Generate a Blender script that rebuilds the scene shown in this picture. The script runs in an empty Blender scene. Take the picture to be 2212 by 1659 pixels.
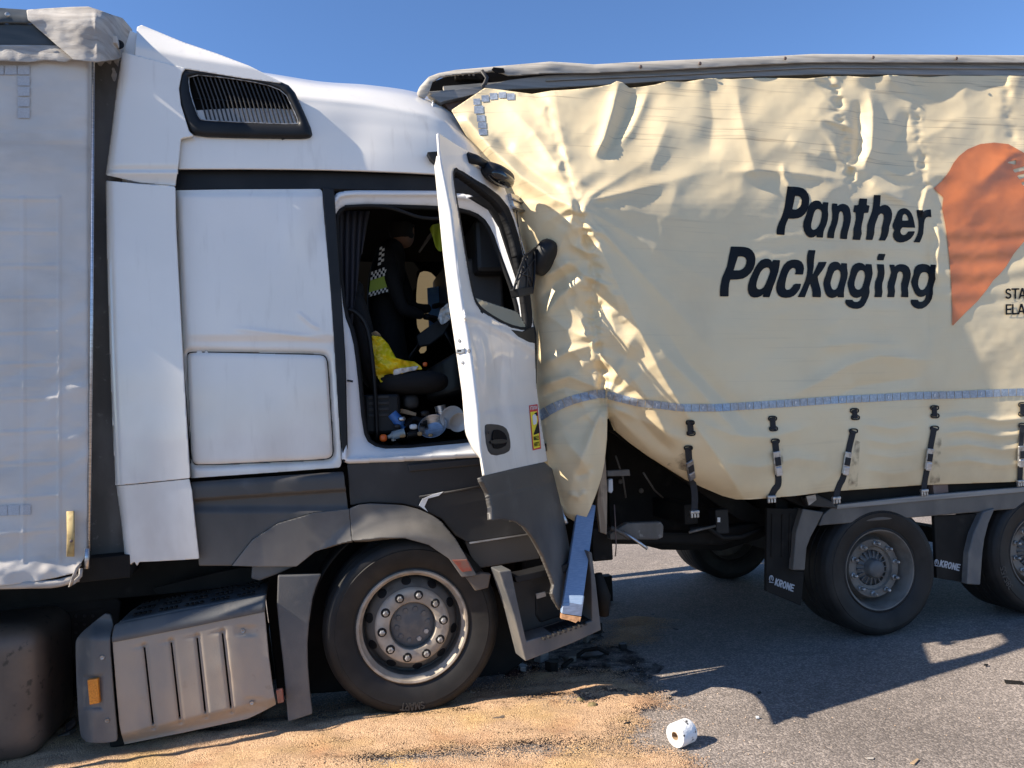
import bpy, bmesh, math, random
import numpy as np
from mathutils import Vector, Matrix
from mathutils.geometry import delaunay_2d_cdt

random.seed(7)
np.random.seed(7)
scene = bpy.context.scene
COL = scene.collection

# ---------------------------------------------------------------- camera
FPX, CX, CY = 1640.0, 1106.0, 829.5          # calibration of the photograph (2212 x 1659 view)
PITCH, ROLL = math.atan(70.5 / 1640.0), 0.045
CAM = Vector((0, 0, 1.67))
FWD = Vector((0, math.cos(PITCH), math.sin(PITCH)))
R0 = Vector((1, 0, 0)); U0 = R0.cross(FWD)
RIGHT = R0 * math.cos(ROLL) - U0 * math.sin(ROLL)
UP = U0 * math.cos(ROLL) + R0 * math.sin(ROLL)
cd = bpy.data.cameras.new('camera'); cam = bpy.data.objects.new('camera', cd); COL.objects.link(cam)
cd.sensor_width = 36.0; cd.lens = 36.0 * FPX / 2212.0; cd.clip_start = 0.05; cd.clip_end = 2000
M = Matrix((RIGHT, UP, -FWD)).transposed().to_4x4(); M.translation = CAM
cam.matrix_world = M
scene.camera = cam

# ---------------------------------------------------------------- sky, sun, exposure
SUN_AZ, SUN_EL = math.radians(19.0), math.radians(38.5)   # direction the light travels, on the ground
w = bpy.data.worlds.new('World'); scene.world = w; w.use_nodes = True
nt = w.node_tree; bg = nt.nodes['Background']
sky = nt.nodes.new('ShaderNodeTexSky'); sky.sky_type = 'NISHITA'; sky.sun_disc = False
to_sun = Vector((-math.cos(SUN_AZ), -math.sin(SUN_AZ), 0))
sky.sun_elevation = SUN_EL; sky.sun_rotation = math.atan2(to_sun.x, to_sun.y)
sky.air_density = 1.0; sky.dust_density = 0.0; sky.ozone_density = 7.5; sky.altitude = 1500
nt.links.new(sky.outputs[0], bg.inputs[0]); bg.inputs[1].default_value = 0.098
sd = bpy.data.lights.new('sun', 'SUN'); sun = bpy.data.objects.new('sun', sd); COL.objects.link(sun)
sd.energy = 4.6; sd.angle = math.radians(0.53); sd.color = (1.0, 0.90, 0.75)
travel = Vector((math.cos(SUN_AZ) * math.cos(SUN_EL), math.sin(SUN_AZ) * math.cos(SUN_EL), -math.sin(SUN_EL)))
sun.rotation_euler = travel.to_track_quat('-Z', 'Y').to_euler(); sun.location = (-20, -6, 25)
vs = scene.view_settings
vs.view_transform = 'Standard'; vs.look = 'None'; vs.gamma = 1; vs.use_curve_mapping = False
vs.exposure = 1.12
scene.render.resolution_x, scene.render.resolution_y = 1024, 768

# ---------------------------------------------------------------- materials
def mat(name, c, rough=0.6, metal=0.0, c2=None, s2=6.0, lo=0.4, hi=0.65, stretch=(1, 1, 1),
        dirt=None, sd_=2.0, dlo=0.5, dhi=0.75, damt=1.0, dstretch=(1, 1, 1), bump=None, spec=0.5, coat=0.0,
        rough2=None, trans=0.0, alpha=None, zdirt_light=None):
    m = bpy.data.materials.new(name); m.use_nodes = True
    n, l = m.node_tree.nodes, m.node_tree.links
    b = n['Principled BSDF']
    b.inputs['Roughness'].default_value = rough; b.inputs['Metallic'].default_value = metal
    b.inputs['Specular IOR Level'].default_value = spec
    b.inputs['Coat Weight'].default_value = coat; b.inputs['Coat Roughness'].default_value = 0.06
    b.inputs['Transmission Weight'].default_value = trans
    geo = n.new('ShaderNodeNewGeometry')
    def noise(scale, stretch, det=5.0):
        mp = n.new('ShaderNodeMapping'); mp.inputs['Scale'].default_value = stretch
        l.new(geo.outputs['Position'], mp.inputs['Vector'])
        t = n.new('ShaderNodeTexNoise'); t.inputs['Scale'].default_value = scale; t.inputs['Detail'].default_value = det
        l.new(mp.outputs[0], t.inputs['Vector']); return t.outputs['Fac']
    def ramp(sock, a, z):
        r = n.new('ShaderNodeMapRange'); r.inputs['From Min'].default_value = a; r.inputs['From Max'].default_value = z
        r.interpolation_type = 'SMOOTHSTEP'
        l.new(sock, r.inputs['Value']); return r.outputs[0]
    def mix(fac, a, z):
        x = n.new('ShaderNodeMix'); x.data_type = 'RGBA'
        if isinstance(fac, float): x.inputs[0].default_value = fac
        else: l.new(fac, x.inputs[0])
        for s, i in ((a, 6), (z, 7)):
            if isinstance(s, tuple): x.inputs[i].default_value = (*s, 1)
            else: l.new(s, x.inputs[i])
        return x.outputs[2]
    def mul(sock, k):
        q = n.new('ShaderNodeMath'); q.operation = 'MULTIPLY'; l.new(sock, q.inputs[0])
        if isinstance(k, float): q.inputs[1].default_value = k
        else: l.new(k, q.inputs[1])
        return q.outputs[0]
    col = tuple(c)
    if c2:
        f = ramp(noise(s2, stretch), lo, hi); col = mix(f, col, tuple(c2))
        if rough2 is not None:
            rr = n.new('ShaderNodeMapRange'); l.new(f, rr.inputs[0]); rr.inputs[3].default_value = rough; rr.inputs[4].default_value = rough2
            l.new(rr.outputs[0], b.inputs['Roughness'])
    if dirt:
        f = mul(ramp(noise(sd_, dstretch, 7.0), dlo, dhi), float(damt)); col = mix(f, col, tuple(dirt))
    if zdirt_light:                                   # low road dirt, and sunlight painted on box and arches: (colour, z where gone, z where full, amount)
        sp = n.new('ShaderNodeSeparateXYZ'); l.new(geo.outputs['Position'], sp.inputs[0])
        f = mul(mul(ramp(sp.outputs[2], zdirt_light[1], zdirt_light[2]), ramp(noise(5.0, (1, 1, .5), 6.0), .25, .7)), float(zdirt_light[3]))
        col = mix(f, col, tuple(zdirt_light[0]))
    if isinstance(col, tuple): b.inputs['Base Color'].default_value = (*col, 1)
    else: l.new(col, b.inputs['Base Color'])
    if bump:
        h = noise(bump[0], bump[2] if len(bump) > 2 else (1, 1, 1), 4.0)
        bn = n.new('ShaderNodeBump'); bn.inputs['Strength'].default_value = bump[1]; bn.inputs['Distance'].default_value = 0.01
        l.new(h, bn.inputs['Height']); l.new(bn.outputs[0], b.inputs['Normal'])
    if alpha:
        l.new(ramp(noise(alpha[0], (1, 1, 1), 8.0), alpha[1], alpha[2]), b.inputs['Alpha'])
    return m

MUD = (.20, .155, .115)
K = {}
K['white'] = mat('white_paint', (.83, .785, .72), .3, coat=.7, c2=(.78, .74, .675), s2=1.3, dirt=(.46, .40, .34), sd_=7, dlo=.56, dhi=.82, damt=.38, dstretch=(2.2, 2.2, .35), zdirt_light=((.45, .38, .32), 2.3, .8, .55))
K['white_in'] = mat('white_inner_paint', (.72, .72, .72), .45, dirt=(.45, .40, .34), sd_=7, dlo=.55, dhi=.8, damt=.5)
K['grey'] = mat('dark_grey_plastic', (.058, .054, .050), .5, c2=(.068, .063, .058), s2=3, dirt=(.16, .15, .14), sd_=5, dlo=.55, dhi=.8, damt=.45, bump=(320, .12), zdirt_light=((.19, .165, .14), 1.45, .6, .6))
K['greydark'] = mat('charcoal_plastic', (.020, .0185, .0185), .55, c2=(.027, .025, .024), s2=3, dirt=(.09, .085, .08), sd_=4, dlo=.55, dhi=.8, damt=.5, bump=(250, .1))
K['black'] = mat('black_plastic', (.008, .008, .009), .5, c2=(.013, .013, .014), s2=5, spec=.3)
K['blackgloss'] = mat('black_gloss', (.008, .008, .01), .12, coat=.4)
K['rubber'] = mat('rubber', (.009, .009, .010), .7, bump=(60, .05), spec=.25)
K['tyre'] = mat('tyre_rubber', (.013, .0118, .011), .6, c2=(.020, .018, .0165), s2=7, dirt=(.055, .044, .036), sd_=4, dlo=.55, dhi=.8, damt=.4, spec=.3)
K['steel'] = mat('wheel_steel', (.41, .35, .28), .55, .0, c2=(.28, .235, .185), s2=9, dirt=(.15, .105, .075), sd_=14, dlo=.52, dhi=.75, damt=.55)
K['steelgrey'] = mat('wheel_paint', (.155, .14, .122), .6, .0, c2=(.10, .09, .078), s2=9, dirt=(.17, .13, .10), sd_=10, dlo=.5, dhi=.75, damt=.6)
K['nut'] = mat('wheel_nut_steel', (.42, .41, .40), .4, .5, c2=(.2, .18, .16), s2=40)
K['hub'] = mat('hub_grey', (.09, .09, .092), .55, .1, c2=(.13, .12, .11), s2=20)
K['alloy'] = mat('aluminium', (.55, .56, .58), .32, .9, c2=(.42, .42, .43), s2=20, stretch=(1, 1, 8), dirt=(.25, .22, .2), sd_=8, damt=.4)
K['box'] = mat('dusty_sun_tinted_box_plastic', (.25, .23, .205), .66, c2=(.31, .27, .225), s2=4, dirt=(.09, .075, .062), sd_=16, dlo=.62, dhi=.74, damt=.6, bump=(200, .12), zdirt_light=((.40, .31, .23), 1.05, .2, .95))  # beige low tint: dust plus sunlight painted onto the lower half
K['boxdark'] = mat('dark_box_plastic', (.075, .078, .082), .6, c2=(.11, .105, .10), s2=5, dirt=(.20, .18, .155), sd_=9, dlo=.55, dhi=.75, damt=.55, bump=(180, .14), zdirt_light=((.21, .18, .15), .8, .2, .7))
K['tarpw'] = mat('grey_tarpaulin', (.60, .56, .515), .65, c2=(.54, .505, .465), s2=3, dirt=(.36, .33, .30), sd_=2.5, dlo=.5, dhi=.8, damt=.5, dstretch=(1, 1, 3), bump=(420, .10), zdirt_light=((.48, .40, .32), 1.25, .75, .7))
K['tarpcap'] = mat('weathered_canvas', (.46, .42, .375), .75, c2=(.34, .305, .27), s2=5, stretch=(1, 1, 6), dirt=(.14, .12, .105), sd_=7, dlo=.55, dhi=.75, damt=.5, dstretch=(1, 1, 9), bump=(90, .3, (1, 1, 5)))
K['rail'] = mat('weathered_alloy_rail', (.27, .255, .235), .55, .25, c2=(.20, .19, .175), s2=3, stretch=(.5, .5, 18), dirt=(.36, .33, .29), sd_=4, dlo=.55, dhi=.8, damt=.5, dstretch=(.6, .6, 12))
K['rooftarp'] = mat('roof_tarpaulin', (.40, .365, .315), .8, c2=(.29, .265, .23), s2=6, stretch=(.5, .5, 9), dirt=(.2, .17, .15), sd_=9, dlo=.6, dhi=.8, damt=.5)
K['darkrail'] = mat('dark_green_rail', (.035, .042, .045), .45, c2=(.055, .06, .06), s2=4, stretch=(1, 1, 6))
K['post'] = mat('dirty_steel_post', (.10, .09, .078), .6, .2, c2=(.17, .155, .14), s2=5, stretch=(1, 1, .4), dirt=(.36, .33, .30), sd_=22, dlo=.62, dhi=.75, damt=.5)
K['brown'] = mat('brown_painted_steel', (.13, .085, .07), .6, dirt=(.22, .18, .15), sd_=8, dlo=.5, dhi=.8, damt=.6)
K['chassis'] = mat('chassis_black', (.009, .008, .0072), .7, c2=(.015, .0132, .0115), s2=5, dirt=(.05, .043, .036), sd_=6, dlo=.6, dhi=.8, damt=.5, spec=.2)
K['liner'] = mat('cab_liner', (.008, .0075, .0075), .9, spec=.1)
K['fabric'] = mat('seat_fabric', (.006, .006, .007), .9, bump=(200, .3))
K['navy'] = mat('navy_uniform', (.003, .0032, .005), .85, bump=(60, .3))
K['curtainfabric'] = mat('blue_grey_curtain', (.022, .023, .032), .9)
K['greyarch'] = mat('dusty_sun_tinted_arch_plastic', (.085, .080, .074), .55, c2=(.11, .103, .095), s2=3, dirt=(.22, .20, .175), sd_=4, dlo=.45, dhi=.75, damt=.55, bump=(320, .12), zdirt_light=((.26, .22, .185), 1.3, .6, .7))  # lighter copy of the grey: dust plus sunlight put into the colour
K['orange_lens'] = mat('amber_lens', (.72, .25, .02), .3, coat=.3, c2=(.55, .17, .01), s2=120)
K['red_lens'] = mat('red_lens', (.28, .06, .035), .4, c2=(.22, .10, .07), s2=20)
K['tapegrey'] = mat('reflective_tape', (.29, .33, .38), .38, .25, c2=(.40, .44, .49), s2=70, bump=(500, .15))
K['tapefaint'] = mat('faded_tape', (.40, .40, .41), .5, c2=(.46, .46, .47), s2=150)
K['ink'] = mat('black_print', (.0045, .0047, .006), .5, c2=(.007, .0075, .010), s2=4, spec=.14)
K['orange'] = mat('orange_print', (.66, .205, .07), .4, c2=(.58, .17, .055), s2=3, dirt=(.4, .16, .08), sd_=3, dlo=.5, dhi=.8, damt=.4)
K['strap'] = mat('black_webbing', (.016, .016, .018), .8, bump=(300, .3))
K['buckle'] = mat('buckle_steel', (.50, .49, .47), .35, .8, c2=(.3, .28, .26), s2=40)
K['wood'] = mat('weathered_wood', (.24, .17, .11), .8, c2=(.34, .26, .18), s2=6, stretch=(6, 6, .6), dirt=(.09, .065, .045), sd_=9, dlo=.5, dhi=.7, damt=.7, bump=(40, .5, (5, 5, .5)))
K['endwood'] = mat('raw_wood_end', (.34, .18, .09), .85, c2=(.22, .11, .05), s2=60)
K['ochre'] = mat('ochre_webbing', (.44, .33, .15), .8, c2=(.3, .22, .1), s2=30)
K['lettergrey'] = mat('grey_print', (.34, .35, .37), .6)
K['yellow'] = mat('yellow_film', (.78, .60, .01), .35, c2=(.70, .50, .01), s2=7)
K['paper'] = mat('white_paper', (.72, .72, .70), .8, c2=(.64, .64, .63), s2=20)
K['whiteplastic'] = mat('white_plastic', (.55, .56, .57), .4)
K['blue'] = mat('blue_plastic', (.04, .14, .42), .4, c2=(.06, .2, .5), s2=15)
K['bluecloth'] = mat('blue_panel', (.10, .26, .58), .5, c2=(.14, .32, .62), s2=10)
K['redcap'] = mat('orange_red_plastic', (.80, .14, .02), .35)
K['hiviz'] = mat('hivis_yellow_green', (.30, .40, .03), .6)
K['cork'] = mat('cork_tan', (.42, .27, .13), .8, c2=(.3, .19, .09), s2=60)
K['card'] = mat('cardboard', (.36, .25, .15), .85)
K['stickred'] = mat('sticker_red', (.62, .02, .03), .4)
K['stickyel'] = mat('sticker_yellow', (.85, .68, .02), .4)
K['brownplastic'] = mat('brown_metal', (.12, .095, .075), .6)
K['skin'] = mat('skin', (.26, .15, .10), .6)
K['hair'] = mat('dark_hair', (.012, .010, .009), .8)
K['clear'] = mat('clear_plastic', (.5, .6, .65), .15, trans=.6)
def glassmat(name, c, rough, a):
    m = bpy.data.materials.new(name); m.use_nodes = True
    n, l = m.node_tree.nodes, m.node_tree.links
    out = n['Material Output']; n.remove(n['Principled BSDF'])
    t = n.new('ShaderNodeBsdfTransparent'); t.inputs[0].default_value = (*c, 1)
    g = n.new('ShaderNodeBsdfGlossy'); g.inputs[1].default_value = rough
    d = n.new('ShaderNodeBsdfDiffuse'); d.inputs[0].default_value = (.58, .57, .45, 1)  # pale diffuse colour painted in for the lit curtain's reflection
    f = n.new('ShaderNodeLayerWeight'); f.inputs[0].default_value = .35
    x = n.new('ShaderNodeMixShader'); x.inputs[0].default_value = a
    l.new(t.outputs[0], x.inputs[1]); l.new(d.outputs[0], x.inputs[2])
    y = n.new('ShaderNodeMixShader'); l.new(f.outputs[0], y.inputs[0]); l.new(x.outputs[0], y.inputs[1]); l.new(g.outputs[0], y.inputs[2])
    l.new(y.outputs[0], out.inputs[0]); return m
K['glass'] = glassmat('green_glass_painted_reflection', (.80, .88, .78), .05, .5)

# ---------------------------------------------------------------- geometry helpers
def ray(u, v):
    return FWD + RIGHT * ((u - CX) / FPX) - UP * ((v - CY) / FPX)
fw, ri, upv = (np.array(x) for x in (FWD, RIGHT, UP)); camv = np.array(CAM)
def rays(u, v):
    u = np.asarray(u, float); v = np.asarray(v, float)
    return fw + ri * ((u - CX) / FPX)[..., None] - upv * ((v - CY) / FPX)[..., None]

class Plane:
    """A vertical side plane of a vehicle; px(u, v, off) is the point of it seen at photo position u, v, off metres outwards."""
    def __init__(s, u, Y, yaw, lean=0.0):
        s.o = Vector(((u - CX) / FPX * Y, Y, 0)); s.yaw = yaw
        s.h = Vector((math.cos(yaw), math.sin(yaw), 0)); s.n = Vector((math.sin(yaw), -math.cos(yaw), lean)).normalized()
        s.nn = np.array(s.n); s.k = float(s.n.dot(s.o - CAM))
    def px(s, u, v, off=0.0):
        d = ray(u, v); return CAM + d * ((s.k + off) / s.n.dot(d))
    def pxs(s, u, v, off):
        d = rays(u, v); t = (s.k + np.asarray(off)) / (d @ s.nn); return camv + d * t[..., None]
    def at(s, a, wdt, z):                      # along, inwards, height
        return s.o + s.h * a - Vector((s.n.x, s.n.y, 0)) * wdt + Vector((0, 0, z))
class Surf:
    """A free surface given by its distance (world Y) over the photo position."""
    def __init__(s, fn, n3=(.9, -.43, 0)): s.fn = fn; s.n3 = Vector(n3).normalized()
    def px(s, u, v, off=0.0): return Vector(s.pxs(np.array([u]), np.array([v]), np.array([off]))[0])
    def pxs(s, u, v, off):
        d = rays(u, v); return camv + d * ((s.fn(u, v) - off) / d[..., 1])[..., None]
def ground(u, v, z=0.0):
    d = ray(u, v); return CAM + d * ((z - CAM.z) / d.z)

WL = {}
def link(o, parent, wloc, label=None):
    COL.objects.link(o); WL[o.name] = Vector(wloc)
    if parent is not None:
        o.parent = parent; o.location = Vector(wloc) - WL[parent.name]
    else: o.location = wloc
    if label: o['label'] = label
    return o
def thing(name, loc, label, cat, group=None, kind=None):
    o = bpy.data.objects.new(name, None); o.empty_display_size = .1
    link(o, None, Vector(loc)); return tag(o, label, cat, group, kind)
def tag(o, label, cat=None, group=None, kind=None):
    o['label'] = label
    if cat: o['category'] = cat
    if group: o['group'] = group
    if kind: o['kind'] = kind
    return o
def mob(name, vs_, fs, m, parent=None, smooth=False, solid=0.0, bevel=0.0, bseg=2, flip_to_cam=False, soff=-1, label=None, autos=None):
    vs_ = [Vector(p) for p in vs_]
    lo = [min(p[i] for p in vs_) for i in range(3)]; hi = [max(p[i] for p in vs_) for i in range(3)]
    c = Vector([(a + b) / 2 for a, b in zip(lo, hi)])
    me = bpy.data.meshes.new(name); me.from_pydata([p - c for p in vs_], [], fs); me.update()
    if flip_to_cam:
        acc = 0.0
        for p in me.polygons: acc += p.area * p.normal.dot(CAM - (p.center + c))
        if acc < 0: me.flip_normals()
    if isinstance(m, (list, tuple)):
        for x in m: me.materials.append(K[x] if isinstance(x, str) else x)
    else: me.materials.append(K[m] if isinstance(m, str) else m)
    if smooth: me.polygons.foreach_set('use_smooth', [True] * len(me.polygons))
    o = bpy.data.objects.new(name, me); link(o, parent, c, label)
    if solid:
        md = o.modifiers.new('thickness', 'SOLIDIFY'); md.thickness = solid; md.offset = soff; md.use_even_offset = False
    if bevel:
        md = o.modifiers.new('bevel', 'BEVEL'); md.width = bevel; md.segments = bseg; md.limit_method = 'ANGLE'; md.angle_limit = math.radians(38)
        md.harden_normals = False
        me.polygons.foreach_set('use_smooth', [False] * len(me.polygons))
    return o
def chaikin(p, it=1, closed=True):
    for _ in range(it):
        q = []
        n = len(p)
        for i in range(n if closed else n - 1):
            a, b = p[i], p[(i + 1) % n]
            q += [(a[0] * .75 + b[0] * .25, a[1] * .75 + b[1] * .25), (a[0] * .25 + b[0] * .75, a[1] * .25 + b[1] * .75)]
        if not closed: q = [p[0]] + q + [p[-1]]
        p = q
    return p
def slab(name, pl, pts, off, thick, m, parent=None, bevel=.004, smooth_it=0, label=None, bseg=2):
    """a plate: outline on the plane, real thickness inwards"""
    if smooth_it: pts = chaikin(pts, smooth_it)
    offs = off if isinstance(off, (list, tuple)) else [off] * len(pts)
    fr = [pl.px(u, v, o) for (u, v), o in zip(pts, offs)]
    n3 = pl.n if isinstance(pl, Plane) else (CAM - fr[0]).normalized()
    if isinstance(pl, Surf): n3 = pl.n3
    bk = [p - n3 * thick for p in fr]; n = len(fr)
    fs = [tuple(range(n)), tuple(range(2 * n - 1, n - 1, -1))] + [(i, i + n, (i + 1) % n + n, (i + 1) % n) for i in range(n)]
    return orient(mob(name, fr + bk, fs, m, parent, bevel=bevel, label=label, bseg=bseg))
def orient(o):
    bm = bmesh.new(); bm.from_mesh(o.data); bmesh.ops.recalc_face_normals(bm, faces=bm.faces); bm.to_mesh(o.data); bm.free(); return o
def cbox(name, c, ax, size, m, parent=None, bevel=.004, label=None, bseg=2):
    """a box at c with axes ax (3 vectors) and full sizes"""
    c = Vector(c); vs_ = []
    for i in (-1, 1):
        for j in (-1, 1):
            for k in (-1, 1):
                vs_.append(c + ax[0] * (i * size[0] / 2) + ax[1] * (j * size[1] / 2) + ax[2] * (k * size[2] / 2))
    fs = [(0, 1, 3, 2), (4, 6, 7, 5), (0, 4, 5, 1), (2, 3, 7, 6), (0, 2, 6, 4), (1, 5, 7, 3)]
    return orient(mob(name, vs_, fs, m, parent, bevel=bevel, label=label, bseg=bseg))
Z = Vector((0, 0, 1))
def axes(pl): return (pl.h, Vector((-pl.n.x, -pl.n.y, 0)).normalized(), Z)
def tube(name, pts, r, m, parent=None, n=8, smooth=True, label=None, flat=None):
    pts = [Vector(p) for p in pts]; rs = r if isinstance(r, (list, tuple)) else [r] * len(pts)
    vs_, fs = [], []; prev = None
    for i, p in enumerate(pts):
        t = (pts[min(i + 1, len(pts) - 1)] - pts[max(i - 1, 0)]).normalized()
        a = prev if prev is not None else (Vector((0, 0, 1)) if abs(t.z) < .9 else Vector((1, 0, 0)))
        a = (a - t * a.dot(t)).normalized(); prev = a; b = t.cross(a)
        for k in range(n):
            an = 2 * math.pi * k / n; vs_.append(p + (a * math.cos(an) + b * math.sin(an) * (flat or 1)) * rs[i])
    for i in range(len(pts) - 1):
        for k in range(n):
            fs.append((i * n + k, i * n + (k + 1) % n, (i + 1) * n + (k + 1) % n, (i + 1) * n + k))
    fs += [tuple(range(n - 1, -1, -1)), tuple(range((len(pts) - 1) * n, len(pts) * n))]
    return mob(name, vs_, fs, m, parent, smooth=smooth, label=label)
def lathe(name, prof, c, ax, m, parent=None, n=48, smooth=True, label=None, mats=None):
    """prof: list of (radius, distance along ax[2]); ax: x, y in the disc plane, z along the axis"""
    c = Vector(c); vs_, fs = [], []; idx = []
    for r, d in prof:
        if r < 1e-6: idx.append([len(vs_)] * n); vs_.append(c + ax[2] * d)
        else:
            s0 = len(vs_); idx.append([s0 + k for k in range(n)])
            for k in range(n):
                a = 2 * math.pi * k / n; vs_.append(c + (ax[0] * math.cos(a) + ax[1] * math.sin(a)) * r + ax[2] * d)
    for i in range(len(prof) - 1):
        for k in range(n):
            f = [idx[i][k], idx[i][(k + 1) % n], idx[i + 1][(k + 1) % n], idx[i + 1][k]]
            g = []; [g.append(x) for x in f if x not in g]
            if len(g) > 2: fs.append(tuple(g))
    o = orient(mob(name, vs_, fs, m, parent, smooth=smooth, label=label))
    md = o.modifiers.new('split', 'EDGE_SPLIT'); md.split_angle = math.radians(40)
    return o
def crom(p, n):
    """Catmull-Rom resampling of an array along axis 0"""
    p = np.asarray(p, float); k = len(p); out = []
    for x in np.linspace(0, k - 1, n):
        i = min(int(x), k - 2); t = x - i
        a, b, c, d = p[max(i - 1, 0)], p[i], p[i + 1], p[min(i + 2, k - 1)]
        out.append(.5 * (2 * b + (c - a) * t + (2 * a - 5 * b + 4 * c - d) * t * t + (3 * b - a - 3 * c + d) * t ** 3))
    return np.array(out)
def patch(name, pl, rows, nu, nv, m, parent=None, solid=.02, world_rows=None, label=None, bump=None):
    g = np.array(rows, float)                                     # rows x cols x 3
    g = crom(g, nv); g = np.transpose(crom(np.transpose(g, (1, 0, 2)), nu), (1, 0, 2))
    off = g[..., 2]
    if bump is not None: off = off + bump(g[..., 0], g[..., 1])
    P = pl.pxs(g[..., 0], g[..., 1], off).reshape(-1, 3)
    P = list(map(tuple, P)); nvv = nv
    if world_rows:                                                # carry the last row on in space
        base = P[-nu:]
        for dv in world_rows:
            P += [tuple(Vector(b) + dv) for b in base]; nvv += 1
    fs = [(j * nu + i, j * nu + i + 1, (j + 1) * nu + i + 1, (j + 1) * nu + i) for j in range(nvv - 1) for i in range(nu - 1)]
    return mob(name, P, fs, m, parent, smooth=True, solid=solid, flip_to_cam=True, label=label)

def poly_sdf(pts, U, V):
    p = np.array(pts, float); d = np.full(U.shape, 1e18); ins = np.zeros(U.shape, bool); n = len(p)
    for i in range(n):
        a, b = p[i], p[(i + 1) % n]; e = b - a; L = max(e @ e, 1e-12)
        t = np.clip(((U - a[0]) * e[0] + (V - a[1]) * e[1]) / L, 0, 1)
        d = np.minimum(d, (U - a[0] - t * e[0]) ** 2 + (V - a[1] - t * e[1]) ** 2)
        c = ((a[1] > V) != (b[1] > V)); den = (b[1] - a[1]) if abs(b[1] - a[1]) > 1e-12 else 1e-12
        ins ^= c & (U < (b[0] - a[0]) * (V - a[1]) / den + a[0])
    d = np.sqrt(d); return np.where(ins, -d, d)
def line_d(pts, U, V):
    """distance to a polyline and position along it 0..1"""
    p = np.array(pts, float); best = np.full(np.shape(U), 1e18); tt = np.zeros(np.shape(U))
    seg = np.hypot(*(p[1:] - p[:-1]).T); cum = np.concatenate([[0], np.cumsum(seg)])
    for i in range(len(p) - 1):
        a, b = p[i], p[i + 1]; e = b - a; L = max(e @ e, 1e-12)
        t = np.clip(((U - a[0]) * e[0] + (V - a[1]) * e[1]) / L, 0, 1)
        d = (U - a[0] - t * e[0]) ** 2 + (V - a[1] - t * e[1]) ** 2
        s = d < best; best = np.where(s, d, best); tt = np.where(s, (cum[i] + t * seg[i]) / cum[-1], tt)
    return np.sqrt(best), tt
def msquares(sdf, us, vs2):
    """marching squares: filled polygons where sdf < 0. Returns (points in px, faces)"""
    nv, nu = sdf.shape; ids = {}; pts = []; faces = []
    neg = sdf < 0
    def corner(j, i):
        k = (j, i)
        if k not in ids: ids[k] = len(pts); pts.append((us[i], vs2[j]))
        return ids[k]
    def edge(j0, i0, j1, i1):
        k = (j0, i0, j1, i1) if (j0, i0) < (j1, i1) else (j1, i1, j0, i0)
        if k not in ids:
            a, b = sdf[k[0], k[1]], sdf[k[2], k[3]]; t = min(max(a / (a - b), .02), .98)
            ids[k] = len(pts); pts.append((us[k[1]] + (us[k[3]] - us[k[1]]) * t, vs2[k[0]] + (vs2[k[2]] - vs2[k[0]]) * t))
        return ids[k]
    cnt = neg[:-1, :-1].astype(int) + neg[1:, :-1] + neg[:-1, 1:] + neg[1:, 1:]
    for j, i in np.argwhere(cnt > 0):
        q = ((j, i), (j, i + 1), (j + 1, i + 1), (j + 1, i))
        if cnt[j, i] == 4: faces.append(tuple(corner(*c) for c in q)); continue
        f = []
        for k in range(4):
            a, b = q[k], q[(k + 1) % 4]
            if neg[a]: f.append(corner(*a))
            if neg[a] != neg[b]: f.append(edge(*a, *b))
        if len(f) >= 3: faces.append(tuple(f))
    return pts, faces
def drape(name, pl, outline, cell, off, m, parent=None, holes=(), solid=.006, label=None, soff=-1, sdf_extra=None):
    o = np.array(outline); u0, v0 = o.min(0) - cell; u1, v1 = o.max(0) + cell
    us = np.arange(u0, u1 + cell, cell); vs2 = np.arange(v0, v1 + cell, cell); U, V = np.meshgrid(us, vs2)
    s = poly_sdf(outline, U, V)
    for h in holes: s = np.maximum(s, -poly_sdf(h, U, V))
    if sdf_extra is not None: s = np.maximum(s, sdf_extra(U, V))
    pts, fs = msquares(s, us, vs2); a = np.array(pts)
    ov = off(a[:, 0], a[:, 1]) if callable(off) else np.full(len(a), float(off))
    P = pl.pxs(a[:, 0], a[:, 1], ov)
    return mob(name, P.tolist(), fs, m, parent, smooth=True, solid=solid, flip_to_cam=True, label=label, soff=soff)
def quad_on(name, pl, c4, off, m, parent, n=3, solid=0.0):
    """small patch laid on a draped surface; off is a function"""
    a, b, c, d = (np.array(x, float) for x in c4); P = []
    for j in range(n + 1):
        for i in range(n + 1):
            s, t = i / n, j / n; P.append((a * (1 - s) + b * s) * (1 - t) + (d * (1 - s) + c * s) * t)
    P = np.array(P); W = pl.pxs(P[:, 0], P[:, 1], off(P[:, 0], P[:, 1]))
    fs = [(j * (n + 1) + i, j * (n + 1) + i + 1, (j + 1) * (n + 1) + i + 1, (j + 1) * (n + 1) + i) for j in range(n) for i in range(n)]
    return mob(name, W.tolist(), fs, m, parent, smooth=True, flip_to_cam=True, solid=solid)

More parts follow.
